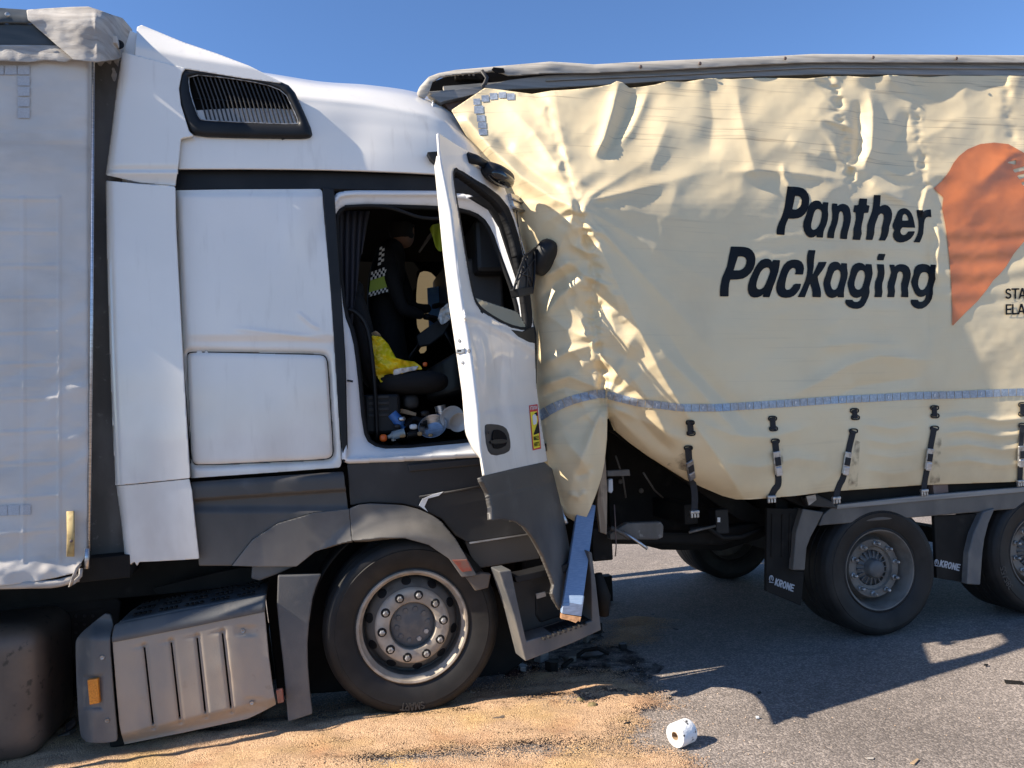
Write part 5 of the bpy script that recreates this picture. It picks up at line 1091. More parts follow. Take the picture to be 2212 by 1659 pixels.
drape('emblem', RP, emb, 2.6, ro(.006), 'orange', rcur, holes=wh, solid=0, label='orange animal head emblem')
# reflective tape: a row of squares along the curtain, an L at the torn corner
row_u = [1165, 1188, 1229, 1262, 1289, 1302]; row_v = [900, 884, 866, 857, 851, 851]
row2_u = [1310, 1382, 1434, 1469, 1544, 1630, 1720, 1801, 1885, 1971, 2063, 2151, 2230]; row2_v = [853, 871, 876, 881, 881, 876, 870, 864, 860, 855, 853, 849, 846]
q = 0
for (us_, vs__, u, uend) in ((row_u, row_v, 1164, 1296), (row2_u, row2_v, 1311, 2214)):
    while u < uend:
        wdt = 15.6 if u > 1305 else 17.0
        sl = (I(u + wdt, us_, vs__) - I(u, us_, vs__)) / wdt; v = I(u, us_, vs__); hgt = 8.0 if u > 1305 else 9.0
        o = quad_on('reflective_square', RP, [(u + hgt * sl, v - hgt), (u + wdt + hgt * sl, v + sl * wdt - hgt), (u + wdt - hgt * sl, v + sl * wdt + hgt), (u - hgt * sl, v + hgt)], ro(.0065), 'tapegrey', rcur, n=4)
        if q % 6 == 2:
            cx_, cy_ = u + wdt / 2, v + sl * wdt / 2
            letters('tape_mark', RP, 'e', (cx_ - 2.4, cy_ + 3.4), (9, 0), (0, -9), ro(.010), 'paper', o, cell=.08, hw=.07)
        q += 1; u += wdt + 1.1
for a_, b_, c_, d_ in [(985, 632, 1030, 672), (1037, 610, 1085, 652), (1090, 596, 1140, 638), (1147, 590, 1195, 628), (1200, 598, 1250, 640), (990, 678, 1050, 728), (1007, 738, 1061, 780), (1015, 783, 1068, 822), (1019, 826, 1072, 866)]:
    f = lambda x, y: (691.3 + .336 * x, .336 * y)
    quad_on('reflective_square', RP, [f(a_, b_ + 3), f(c_, b_), f(c_ + 2, d_), f(a_ + 2, d_ + 3)], ro(.005), 'tapegrey', rcur, n=6)
# eyelets in the curtain with webbing through them, tensioning straps
def eyelet(u, v, parent):
    pts = [(u + 8.5 * math.copysign(abs(math.cos(t)) ** .7, math.cos(t)), v + 4.5 * math.copysign(abs(math.sin(t)) ** .7, math.sin(t))) for t in np.linspace(0, 6.2832, 21)]
    a = np.array(pts); W = RP.pxs(a[:, 0], a[:, 1], r_off(a[:, 0], a[:, 1]) + .008)
    tube('eyelet', W.tolist(), .0045, 'black', parent, n=6)
def webbing(name, pts, lift, parent, wd=.022, m='strap'):
    a = np.array(chaikin(pts, 2, False)); o = np.array([lift(x, y) for x, y in a]) if callable(lift) else np.full(len(a), lift)
    C = [Vector(p) for p in RP.pxs(a[:, 0], a[:, 1], o)]; vs_, fs = [], []
    for i, p in enumerate(C):
        t = (C[min(i + 1, len(C) - 1)] - C[max(i - 1, 0)]).normalized(); s = t.cross(RP.n).normalized()
        vs_ += [p - s * wd, p + s * wd]
    fs = [(2 * i, 2 * i + 1, 2 * i + 3, 2 * i + 2) for i in range(len(C) - 1)]
    return mob(name, vs_, fs, m, parent, solid=.005, flip_to_cam=True)
STR = [((1491, 909), (1493, 940), [(1487, 964), (1489, 995), (1495, 1035), (1502, 1068), (1500, 1106)]),
       ((1669, 900), (1671, 930), [(1675, 949), (1678, 985), (1681, 1015), (1683, 1048), (1674, 1056), (1666, 1074)]),
       ((1846, 883), (1848, 906), [(1844, 927), (1834, 970), (1824, 1030), (1812, 1050), (1806, 1076)]),
       ((2019, 877), (2020, 902), [(2019, 921), (2011, 965), (2003, 1018), (1999, 1035), (1996, 1060)]),
       ((2209, 870), (2209, 898), [(2209, 915), (2206, 960), (2205, 1010), (2204, 1040)])]
for e0, e1, path in STR:
    for e in (e0, e1): eyelet(e[0], e[1] + (4 if e is e0 else -4), rcur)
    eyelet(path[0][0], path[0][1] + 4, rcur)
    lf = lambda x, y: float(r_off(np.array([x]), np.array([min(y, float(I(x, [1310, 1400, 1480, 1560, 1660, 1790, 1990, 2212], [905, 986, 1036, 1065, 1070, 1058, 1044, 1036]))) ]))[0]) + .012
    webbing('curtain_strap_loop', [(e0[0], e0[1] + 2), ((e0[0] + e1[0]) / 2, (e0[1] + e1[1]) / 2), (e1[0], e1[1] - 2)], lf, rcur, wd=.019)
    sg = webbing('curtain_strap', [(path[0][0], path[0][1] + 3)] + path[1:], lf, rt)
    # over-centre buckle and hook
    pb = path[1]; pc = path[2]; cen = ((pb[0] + pc[0]) / 2, (pb[1] + pc[1]) / 2 + 2)
    b0, b1 = RP.px(pb[0], pb[1], lf(*pb) + .012), RP.px(pc[0], pc[1], lf(*pc) + .012); ay = (b1 - b0).normalized(); axx = ay.cross(RP.n).normalized()
    bk = cbox('buckle', (b0 + b1) / 2, (axx, ay, axx.cross(ay)), (.052, .15, .014), 'buckle', sg, bevel=.004)
    cbox('buckle_slot', (b0 + b1) / 2 - ay * .01 + RP.n * .006, (axx, ay, axx.cross(ay)), (.040, .055, .014), 'strap', sg, bevel=.003)
    cbox('buckle_lever', (b0 + b1) / 2 + ay * .055 + RP.n * .009, (axx, ay, axx.cross(ay)), (.044, .06, .012), 'alloy', sg, bevel=.008)
    pe = path[-1]; h0 = RP.px(pe[0], pe[1], lf(*pe) + .006)
    hk = cbox('strap_hook', h0, (RP.h, -RP.n, Z), (.062, .026, .022), 'buckle', sg, bevel=.006)
    for k in (-1, 0, 1): cbox('hook_tooth', h0 + RP.h * (k * .021) - Z * .022 , (RP.h, -RP.n, Z), (.015, .02, .03), 'buckle', sg, bevel=.005)
# grubby gap where the pillars show through by the straps
K['grime'] = mat('grime', (.17, .12, .08), .9, alpha=(16, .40, .95))
for q_ in ([(1848, 950), (1858, 955), (1852, 1052), (1830, 1056)], [(2022, 935), (2034, 945), (2030, 1042), (2008, 1046)], [(1462, 985), (1482, 975), (1490, 1020), (1440, 1005)], [(1684, 960), (1692, 965), (1692, 1040), (1680, 1046)]):
    quad_on('grime_smear', RP, q_, ro(.004), 'grime', rcur, n=8)
# roof: weathered sheet over the edge, alloy rail, dark gap and end bracket
sheet_t = [(900, 202), (906, 188), (926, 166), (947, 158), (984, 151), (1064, 144), (1120, 139), (1188, 133), (1240, 136), (1283, 139), (1350, 135), (1434, 131), (1500, 128), (1600, 124), (1694, 120), (1757, 116.5), (1900, 117.5), (2212, 119.5), (2330, 121)]
sheet_b = [(2330, 136), (2212, 135), (1900, 134.5), (1757, 134), (1600, 141), (1434, 151), (1283, 157), (1180, 158), (1120, 162), (1098, 163), (1085, 158), (1064, 153), (1030, 156), (984, 160), (950, 166), (934, 177), (927, 200), (918, 212), (903, 208)]
RY = Surf(lambda u, v: I(u, [900, 2330], [4.70, 4.70]))
drape('roof_sheet_edge', RP, sheet_t + sheet_b, 2.5, lambda u, v: .035 + .012 * np.sin(u / 23) * sstep(-u, -1300, -1100) + .003 * gnoise(u, v, 60, 14, 61) - .03 * np.exp(-np.maximum(v - I(u, [p[0] for p in sheet_t], [p[1] for p in sheet_t]), 0) / 4), 'rooftarp', rt, solid=.012, label='weathered roof sheet edge, torn at its left end')
for u, v in ((1512, 137), (1696, 126), (1886, 124), (2066, 126), (1384, 144)): lathe('sheet_rivet', [(.0, .008), (.010, .006), (.013, 0)], RP.px(u, v, .046), RHN, 'brown', rt, n=12)
slab('roof_rail', RP, [(923, 197), (1020, 190), (1100, 172), (1180, 162), (1283, 156), (1434, 150), (1600, 141), (1757, 133), (1900, 133.5), (2212, 134), (2330, 135), (2330, 165), (2212, 164), (1900, 161), (1757, 161), (1600, 167), (1434, 175), (1330, 182), (1195, 190), (1110, 193), (1040, 197), (1000, 205), (950, 220)], .0, .07, 'rail', rt, bevel=.006)
slab('rail_bead', RP, [(1180, 171), (1283, 166), (1434, 160), (1600, 151), (1757, 143), (2212, 145), (2330, 146), (2330, 150), (2212, 149), (1757, 147), (1600, 155), (1434, 164), (1283, 170), (1180, 175)], .012, .02, 'rail', rt, bevel=.004)
slab('torn_rail_end', RP, [(926, 205), (1000, 190), (1040, 192), (1042, 200), (990, 212), (958, 219), (952, 222)], .02, .05, 'rail', rt, bevel=.004)
slab('rear_corner_post', RP, [(954, 220), (1030, 198), (1060, 196), (1040, 240), (1000, 262), (978, 243)], -.04, .06, 'brown', rt)
lathe('post_bolt', [(.0, .008), (.010, .008), (.012, 0)], RP.px(1002, 221, -.035), RHN, 'brown', rt, n=8)
slab('dark_gap_strip', RP, [(926, 180), (984, 156), (1066, 149), (1180, 148), (1283, 150), (1283, 170), (1110, 185), (1000, 195), (926, 203)], -.06, .04, 'liner', rt)  # dark strip added to make the gap below the sheet look shaded
slab('rail_bracket', RP, [(982, 153), (1040, 152), (1044, 172), (984, 170)], -.03, .03, 'chassis', rt, bevel=.003)
for u in (990, 1000, 1014, 1023): lathe('bracket_rivet', [(.0, .003), (.006, .003), (.007, 0)], RP.px(u, 162, -.029), RHN, 'nut', rt, n=8)
tube('torn_webbing', [RP.px(u, v, .05) for u, v in ((1040, 152), (1052, 168), (1048, 180), (1042, 186), (1050, 194))], .014, 'greydark', rt, n=6, flat=.4)
slab('torn_sheet_hole', RP, [(1066, 145), (1088, 147), (1091, 156), (1072, 158), (1062, 150)], .045, .006, 'liner', rt, bevel=.001)
# the trailer goes on past the edge of the picture: curtain, rails and sill carried along at their heights
def v_at(u, z):
    lo_, hi_ = -400.0, 2200.0
    for _ in range(40):
        m_ = (lo_ + hi_) / 2
        if RP.px(u, m_).z > z: lo_ = m_
        else: hi_ = m_
    return (lo_ + hi_) / 2
def carry(va, vb, u0=2329, u1=3000, n=8):
    za, zb = RP.px(u0, va).z, RP.px(u0, vb).z; us_ = np.linspace(u0, u1, n)
    return [(u, v_at(u, za)) for u in us_] + [(u, v_at(u, zb)) for u in us_[::-1]]
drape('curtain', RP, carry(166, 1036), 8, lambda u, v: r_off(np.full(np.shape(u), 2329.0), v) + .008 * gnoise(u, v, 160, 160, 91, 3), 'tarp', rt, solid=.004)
slab('roof_rail', RP, carry(135, 165), .0, .07, 'rail', rt, bevel=.006)
slab('roof_sheet_edge', RP, carry(121, 136), .035, .02, 'rooftarp', rt, bevel=.004)
slab('side_rail', RP, carry(1046, 1090), .03, .10, 'grey', rt, bevel=.008)
# roof and far side
sR = (RP.px(960, 200) - RP.o).dot(RP.h)
zr0, zr1 = RP.px(960, 165).z, RP.px(2212, 122).z
P = [RP.at(sR, .03, zr0 - .05), RP.at(sR + 2.6, .03, RP.px(1757, 118).z - .03), RP.at(sR + 9, .03, zr1), RP.at(sR + 9, 2.5, zr1), RP.at(sR + 2.6, 2.5, zr1 - .05), RP.at(sR, 2.5, zr0 - .05)]
mob('roof', P, [(0, 1, 4, 5), (1, 2, 3, 4)], 'rooftarp', rt, solid=.03)
cbox('far_curtain', RP.at(sR + 4.4, 2.52, 2.4), rax, (9.0, .03, 3.2), 'tarp', rt)
cbox('load_floor', RP.at(sR + 5.6, 1.27, 1.13), rax, (7.0, 2.36, .12), 'chassis', rt)
# side rail above the wheels, sill profile, stake pocket
slab('side_rail', RP, [(1800, 1093), (1960, 1080), (2212, 1057), (2330, 1046), (2330, 1090), (2212, 1098), (2000, 1116), (1769, 1136), (1778, 1112)], .03, .10, 'grey', rt, bevel=.008)
slab('side_rail_top', RP, [(1810, 1090), (2000, 1070), (2212, 1052), (2330, 1042), (2330, 1054), (2212, 1063), (2000, 1082), (1808, 1100)], .045, .05, 'rail', rt, bevel=.005)
slab('outer_frame', RP, [(1690, 1074), (1800, 1060), (2000, 1046), (2212, 1036), (2330, 1030), (2330, 1050), (2212, 1056), (2000, 1072), (1810, 1092), (1740, 1098)], -.03, .10, 'chassis', rt, bevel=.006)
slab('stake_pocket', RP, [(2015, 1044), (2048, 1042), (2049, 1064), (2018, 1068)], .02, .08, 'brown', rt, bevel=.004)
slab('torn_bumper_end', RP, [(1738, 1076), (1765, 1068), (1800, 1085), (1808, 1098), (1775, 1096), (1745, 1092)], .05, .05, 'greydark', rt, bevel=.008)
slab('torn_white_sticker', RP, [(1742, 1072), (1762, 1068), (1764, 1080), (1748, 1092)], .075, .01, 'tarpcap', rt, bevel=.002)
for k in range(8): lathe('frame_hole', [(.0, .002), (.010, .002), (.012, 0)], RP.px(1846 + k * 22, 1054 - k * 1.7, -.028), RHN, 'black', rt, n=10)
for w_ in (.70, 1.70): cbox('chassis_beam', RP.at(sR + 5.2, w_, .92), rax, (8.6, .10, .34), 'chassis', rt)
cbox('cross_member', RP.at(sR + .95, 1.2, .80), rax, (.14, 2.2, .22), 'chassis', rt, bevel=.01)
for s_ in (1.6, 2.3): cbox('cross_member', RP.at(sR + s_, 1.2, .95), rax, (.10, 2.2, .14), 'chassis', rt, bevel=.01)
slab('underbody_panel', RP, [(1310, 890), (1330, 935), (1480, 1030), (1590, 1075), (1745, 1078), (1740, 1110), (1640, 1165), (1560, 1190), (1430, 1188), (1318, 1160)], -.62, .3, 'chassis', rt, bevel=.01)
slab('outer_beam', RP, [(1318, 930), (1345, 930), (1660, 1110), (1660, 1140), (1600, 1125)], -.30, .06, 'chassis', rt, bevel=.008)
slab('lower_beam', RP, [(1318, 1148), (1500, 1150), (1640, 1128), (1640, 1150), (1560, 1178), (1318, 1176)], -.25, .12, 'chassis', rt, bevel=.02)
for k, (u_, v_) in enumerate(((1340, 1040), (1385, 1060), (1440, 1090), (1590, 1112))): lathe('beam_bolt', [(.0, .012), (.016, .012), (.02, 0)], RP.px(u_, v_, -.55), RHN, 'post', rt, n=8)
for k in (0, 2): tube('hanging_strap_end', [RP.px(1330 + k * 30, 985 + k * 18, -.2), RP.px(1345 + k * 34, 1030 + k * 14, -.3), RP.px(1352 + k * 40, 1075, -.35)], .007, 'post', rt, n=5)
# torn pieces of the rear end
slab('wooden_rear_post', RP, [(1294, 1030), (1308, 990), (1312, 1060), (1311, 1155), (1297, 1150), (1290, 1090)], .22, .04, 'wood', rt, bevel=.003, label='splintered wooden post at the torn rear end')
slab('broken_bumper_bar', RP, [(1355, 1130), (1428, 1127), (1434, 1136), (1433, 1161), (1420, 1166), (1318, 1166), (1318, 1152)], .05, .06, 'post', rt, bevel=.008, label='dusty broken bumper bar')
tube('bent_rod', [RP.px(1348, 1150, .1), RP.px(1372, 1166, .12), RP.px(1399, 1186, .16)], .010, 'alloy', rt, n=8)
tube('bent_rod', [RP.px(1320, 1140, .1), RP.px(1345, 1152, .1), RP.px(1360, 1162, .1)], .014, 'post', rt, n=8)
tube('hanging_wire', [RP.px(1327, 1090, .12), RP.px(1329, 1130, .12), RP.px(1331, 1180, .12), RP.px(1329, 1202, .12)], .004, 'brown', rt, n=5)
slab('support_arm', RP, [(1312, 1017), (1360, 1014), (1362, 1028), (1312, 1029)], .02, .04, 'post', rt, bevel=.004)
slab('rear_lamp', RP, [(1315, 1036), (1324, 1034), (1325, 1060), (1321, 1066), (1314, 1062)], .10, .04, 'whiteplastic', rt, bevel=.006)
cbox('control_box', RP.px(1553, 1125, -.16), rax, (.10, .10, .17), 'black', rt, bevel=.008)
slab('box_label', RP, [(1550, 1118), (1556, 1118), (1556, 1128), (1550, 1128)], -.10, .004, 'paper', rt, bevel=.001)
tube('air_pipe', [RP.px(u, v, -.12) for u, v in ((1490, 1144), (1530, 1140), (1560, 1162), (1600, 1160), (1650, 1140))], .018, 'chassis', rt, n=8)
tube('air_pipe', [RP.px(u, v, -.1) for u, v in ((1488, 1150), (1520, 1142), (1545, 1136))], .010, 'post', rt, n=6)
# wheels of the trailer
def trailer_wheel(c, label):
    disc = [(.0, -.045), (.045, -.045), (.055, -.05), (.056, -.085), (.062, -.10), (.125, -.115), (.128, -.085), (.150, -.080), (.158, -.062), (.205, -.060), (.212, -.075), (.222, -.13), (.236, -.15), (.250, -.10), (.262, -.02), (.268, -.008), (.276, .006), (.284, .008), (.286, .0), (.276, -.03)]
    wv = truck_wheel(rt, c, RHN, .468, .280, disc, 10, label=label, style='trailer', width=.40)
    nuts(wv, c, RHN, 10, .180, -.060, .015, .05, ph=.3, m='nut', cup=[(.0, .052), (.008, .050), (.0125, .043), (.0135, .015), (.018, .012), (.019, .0)])
    hb = lathe('hub', [(.0, -.012), (.03, -.012), (.040, -.016), (.056, -.020), (.064, -.03), (.066, -.06), (.072, -.075), (.120, -.10)], c, RHN, 'hub', wv, n=40)
    for k in range(18):
        a = 2 * math.pi * k / 18; d_ = RP.h * math.cos(a) + Z * math.sin(a); t_ = RP.h * -math.sin(a) + Z * math.cos(a)
        cbox('hub_rib', c + d_ * .096 + RP.n * -.088, (d_, t_, RP.n), (.055, .008, .03), 'hub', hb, bevel=.002)
    return wv
w1 = RP.px(1900, 1230, 0); w1.z = .466
trailer_wheel(w1, 'dusty trailer wheel with ten long nuts')
w2 = w1 + RP.h * 1.42
ww = trailer_wheel(w2, 'trailer wheel cut by the right edge of the picture')
tyre_word('385/55', w2, .400, math.radians(215), .05, ww, RP, 'tyreletter', d=.038)
for c in (w1, w2): truck_wheel(rt, c - RP.n * 2.05, RHN, .468, .280, [(.0, -.1), (.26, -.12), (.28, 0)], 10, style='trailer', width=.40)
for c in (w1, w2): cbox('axle', c - RP.n * 1.2, rax, (.13, 2.0, .13), 'chassis', rt)
# mudguards and flaps
def mudflap(flap, guard, box_, word, org, ex, ey, dp, gm):
    g = slab('mudguard', RP, guard, .05, .12, gm, rt, bevel=.008)
    fl = slab('mud_flap', RP, flap, dp, .03, 'chassis', rt, bevel=.004)
    letters('flap_lettering', RP, word, org, ex, ey, dp + .004, 'lettergrey', fl, cell=.07, hw=.10, slant=.15)
    return fl
f1 = mudflap([(1657, 1098), (1735, 1099), (1722, 1149), (1713, 1232), (1737, 1236), (1731, 1309), (1655, 1277)], [(1735, 1099), (1780, 1106), (1765, 1136), (1752, 1160), (1743, 1183), (1739, 1232), (1713, 1232), (1720, 1149)], None, 'KRONE', (1673, 1264), (12.6, 4.6), (1.4, -16), .0, 'grey')
for u_ in (1668, 1690, 1706): slab('flap_rib', RP, [(u_, 1110), (u_ + 5, 1110), (u_ + 3, 1205), (u_ - 2, 1203)], .008, .02, 'chassis', f1, bevel=.004)
def crown_mark(flap, cx, cy, s, dp):
    pts = [RP.px(cx + s * .62 * math.cos(t), cy + s * math.sin(t), dp + .004) for t in np.linspace(math.radians(130), math.radians(410), 14)]
    tube('flap_emblem', pts, .004, 'lettergrey', flap, n=5); tube('flap_emblem', [RP.px(cx, cy - s * 1.1, dp + .004), RP.px(cx, cy + s * .4, dp + .004)], .004, 'lettergrey', flap, n=5)
    tube('flap_emblem', [RP.px(cx - s * .7, cy + s * 1.1, dp + .004), RP.px(cx + s * .7, cy + s * 1.3, dp + .004)], .004, 'lettergrey', flap, n=5)
crown_mark(f1, 1666, 1250, 6.5, 0)
f2 = mudflap([(2018, 1115), (2128, 1108), (2104, 1150), (2093, 1197), (2120, 1200), (2116, 1263), (2024, 1249)], [(2093, 1195), (2103, 1153), (2125, 1105), (2150, 1098), (2136, 1130), (2127, 1165), (2123, 1195), (2118, 1264), (2089, 1262)], None, 'KRONE', (2029, 1224), (13.4, 3.0), (1.4, -15), .0, 'boxdark')
crown_mark(f2, 2023, 1215, 6, 0)

# ================================================================ inside the cab
tb = lambda s_, w_, z: TP.at(s_, w_, z)
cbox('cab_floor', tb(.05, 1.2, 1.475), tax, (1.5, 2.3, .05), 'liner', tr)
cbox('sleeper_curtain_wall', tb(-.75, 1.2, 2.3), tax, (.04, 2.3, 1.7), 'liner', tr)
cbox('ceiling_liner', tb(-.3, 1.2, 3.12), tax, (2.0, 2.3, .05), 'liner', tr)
# far side wall with its door window (an opening)
FP = Plane(892, 4.40, T_YAW); FP.k = TP.k - 2.40
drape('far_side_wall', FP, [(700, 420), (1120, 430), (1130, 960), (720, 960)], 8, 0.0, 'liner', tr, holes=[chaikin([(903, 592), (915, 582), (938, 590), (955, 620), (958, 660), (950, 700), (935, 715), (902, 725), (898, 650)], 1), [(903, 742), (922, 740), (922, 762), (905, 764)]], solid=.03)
cbox('dashboard', tb(.55, 1.2, 1.98), tax, (.42, 2.1, .30), 'black', tr, bevel=.05, bseg=4)
cbox('dash_shelf', tb(.62, 1.25, 2.75), tax, (.35, 2.1, .34), 'black', tr, bevel=.03)
cbox('dash_console', tb(.52, .55, 2.45), tax, (.25, .4, .5), 'greydark', tr, bevel=.02)
for k in range(3): tube('console_trim', [TP.px(1035 + k * 9, 518 + k * 4, -.45), TP.px(1038 + k * 9, 650, -.45)], .008, 'post', tr, n=6)
cbox('radio_panel', TP.px(1072, 570, -.45), tax, (.10, .06, .16), 'greydark', tr, bevel=.006)
for k in range(4): tube('roof_console_slat', [TP.px(905 + k * 6, 545 - k * 10, -.8), TP.px(948 + k * 4, 486 - k * 6, -.8)], .008, 'post', tr, n=6)
tube('steering_column', [TP.px(1000, 770, -1.5), TP.px(960, 700, -1.6)], .04, 'black', tr, n=10)
stw = [tb(.12, 1.72, 2.12) + (TP.h * .6 + Z * .8).normalized() * .22 * math.cos(t) + INW * .22 * math.sin(t) for t in np.linspace(0, 6.2832, 29)]
tube('steering_wheel', stw, .016, 'black', tr, n=8)
slab('dash_flap', TP, [(899, 725), (945, 692), (972, 673), (978, 690), (960, 722), (930, 745), (905, 750)], -.62, .05, 'black', tr, bevel=.01)
# seat
seat = blob('seat', TP.px(885, 828, -.42), (TP.h, INW, Z), (.24, .26, .075), 'fabric', tr)
blob('seat_back', TP.px(785, 735, -.46), ((TP.h * .97 + Z * -.2).normalized(), INW, (Z * .97 + TP.h * -.15).normalized()), (.075, .25, .32), 'fabric', seat)
blob('head_rest', TP.px(770, 640, -.46), (TP.h, INW, Z), (.05, .14, .09), 'fabric', seat)
cbox('seat_pedestal', TP.px(822, 895, -.40), tax, (.22, .4, .24), 'black', seat, bevel=.02)
for k in range(4): cbox('pedestal_vent', TP.px(818, 858 + k * 13, -.195), tax, (.12, .01, .016), 'greydark', seat, bevel=.002)
# bunk curtain hanging behind the seat
P, fs = [], []; n_ = 26
for j in range(20):
    for i in range(n_):
        u = 733 + i * 2.6 * (1 - .25 * j / 19); v = 456 + j * 14 * (1 if i < 14 else max(.35, 1 - (i - 13) * .06))
        P.append(TP.px(u, v, -.16 + .025 * math.sin(i * 1.15 + .4 * math.sin(j * .3)) - .004 * i))
fs = [(j * n_ + i, j * n_ + i + 1, (j + 1) * n_ + i + 1, (j + 1) * n_ + i) for j in range(19) for i in range(n_ - 1)]
mob('bunk_curtain', P, fs, 'curtainfabric', tr, smooth=True, solid=.003)
# green hi-vis garment hung near the windscreen
drape('hanging_jacket', TP, chaikin([(925, 488), (955, 480), (958, 520), (955, 545), (944, 540), (936, 515)], 1), 3, lambda u, v: -.55 + .02 * np.sin(u / 4), 'hiviz', None, solid=.004)
hj = bpy.data.objects['hanging_jacket']; tag(hj, 'yellow green garment hanging in the cab by the windscreen', 'jacket')
# blue board leaning in the far window
bp_ = slab('blue_board', TP, [(923, 622), (948, 618), (951, 695), (927, 708)], -1.9, .02, 'bluecloth', None, bevel=.004); tag(bp_, 'blue board standing in the far cab window', 'board')
pb_ = drape('crumpled_paper', TP, [(945, 690), (952, 668), (966, 655), (975, 665), (972, 690), (955, 702)], 3, lambda u, v: -.55 + .04 * gnoise(u, v, 7, 7, 3), 'paper', None, solid=.002); tag(pb_, 'crumpled white paper lying on the dark dashboard', 'paper')

# ---------------------------------------------------------------- police officer standing in the cab, back to the open door
def skinned(name, joints, bones, m, parent=None, sub=2, root_i=0):
    c = Vector(joints[root_i][0]); me = bpy.data.meshes.new(name)
    me.from_pydata([Vector(j[0]) - c for j in joints], bones, []); me.update(); me.materials.append(K[m])
    o = bpy.data.objects.new(name, me); link(o, parent, c)
    md = o.modifiers.new('skin', 'SKIN'); md.use_smooth_shade = True
    lay = me.skin_vertices[0] if len(me.skin_vertices) else None
    if lay is None:
        bpy.context.view_layer.objects.active = o
        lay = me.skin_vertices[0]
    for i, j in enumerate(joints): lay.data[i].radius = (j[1], j[2] if len(j) > 2 else j[1]); lay.data[i].use_root = (i == root_i)
    s = o.modifiers.new('sub', 'SUBSURF'); s.levels = sub; s.render_levels = sub
    return o
Q = lambda u, v, w_: TP.px(u, v, -w_)
W0 = 1.05
joints = [(Q(840, 745, W0), .19, .15), (Q(836, 690, W0), .18, .14), (Q(828, 630, W0), .19, .14), (Q(835, 565, W0 - .02), .20, .14), (Q(848, 535, W0), .10, .09), (Q(858, 520, W0 + .01), .065),
          # legs
          (Q(858, 800, W0 - .1), .105), (Q(878, 858, W0 - .14), .075), (Q(866, 910, W0 - .12), .055), (Q(862, 948, W0 - .12), .05), (Q(888, 953, W0 - .14), .04),
          (Q(830, 805, W0 + .14), .105), (Q(846, 862, W0 + .12), .075), (Q(835, 912, W0 + .14), .055), (Q(832, 950, W0 + .14), .05), (Q(858, 955, W0 + .12), .04),
          # near arm, reaching forwards
          (Q(832, 556, W0 - .20), .075), (Q(848, 610, W0 - .27), .058), (Q(868, 668, W0 - .26), .050), (Q(893, 675, W0 - .22), .043), (Q(914, 682, W0 - .18), .034),
          # far arm
          (Q(846, 556, W0 + .20), .075), (Q(870, 615, W0 + .24), .058), (Q(890, 665, W0 + .22), .048), (Q(918, 668, W0 + .18), .040), (Q(932, 664, W0 + .16), .032)]
bones = [(0, 1), (1, 2), (2, 3), (3, 4), (4, 5), (0, 6), (6, 7), (7, 8), (8, 9), (9, 10), (0, 11), (11, 12), (12, 13), (13, 14), (14, 15), (3, 16), (16, 17), (17, 18), (18, 19), (19, 20), (3, 21), (21, 22), (22, 23), (23, 24), (24, 25)]
off = skinned('person', joints, bones, 'navy')
tag(off, 'person in dark uniform with chequered reflective bands leaning over inside the truck cab', 'person')
hc = Q(870, 500, W0 + .03)
fwd_h = (TP.h * .45 + INW * .85 - Z * .3).normalized(); sid = Z.cross(fwd_h).normalized(); hup = fwd_h.cross(sid)
head = blob('head', hc, (fwd_h, sid, hup), (.095, .076, .118), 'skin', off)

blob('nose', hc + fwd_h * .098 + Z * -.01, (fwd_h, sid, Z), (.02, .012, .022), 'skin', head, n=10)
for s_ in (-1, 1):
    blob('ear', hc + sid * (.078 * s_) - fwd_h * .005, (fwd_h, sid, Z), (.022, .010, .03), 'skin', head, n=10)
    blob('eye', hc + fwd_h * .084 + sid * (.032 * s_) + Z * .012, (fwd_h, sid, Z), (.012, .014, .009), 'whiteplastic', head, n=10)
blob('mouth', hc + fwd_h * .087 - Z * .055, (fwd_h, sid, Z), (.010, .024, .006), 'red_lens', head, n=10)
blob('hair', hc + hup * .022 - fwd_h * .028, (fwd_h, sid, hup), (.098, .088, .118), 'hair', head)
# hands: palm, four fingers and a thumb
def hand(c, d, side, upv_):
    d = d.normalized(); s = side.normalized()
    js = [(c, .026), (c + d * .045, .034, .018), (c + d * .085, .036, .016)]; bs = [(0, 1), (1, 2)]
    for k, (o_, L) in enumerate(((-.030, .062), (-.010, .074), (.010, .070), (.029, .055))):
        b = c + d * .088 + s * o_; i = len(js)
        js += [(b, .0095), (b + d * L * .45 - upv_ * .006, .009), (b + d * L * .75 - upv_ * .026, .008), (b + d * L * .80 - upv_ * .046, .007)]
        bs += [(2, i), (i, i + 1), (i + 1, i + 2), (i + 2, i + 3)]
    i = len(js); b = c + d * .03 - s * .03
    js += [(b - s * .012, .012), (b - s * .028 + d * .028, .010), (b - s * .030 + d * .055, .009)]; bs += [(1, i), (i, i + 1), (i + 1, i + 2)]
    return js, bs
for (a_, b_) in ((19, 20), (24, 25)):
    c0, c1_ = Vector(joints[a_][0]), Vector(joints[b_][0]); js, bs = hand(c1_, c1_ - c0, Z.cross(c1_ - c0), Z); skinned('hand', js, bs, 'navy', off, sub=1)
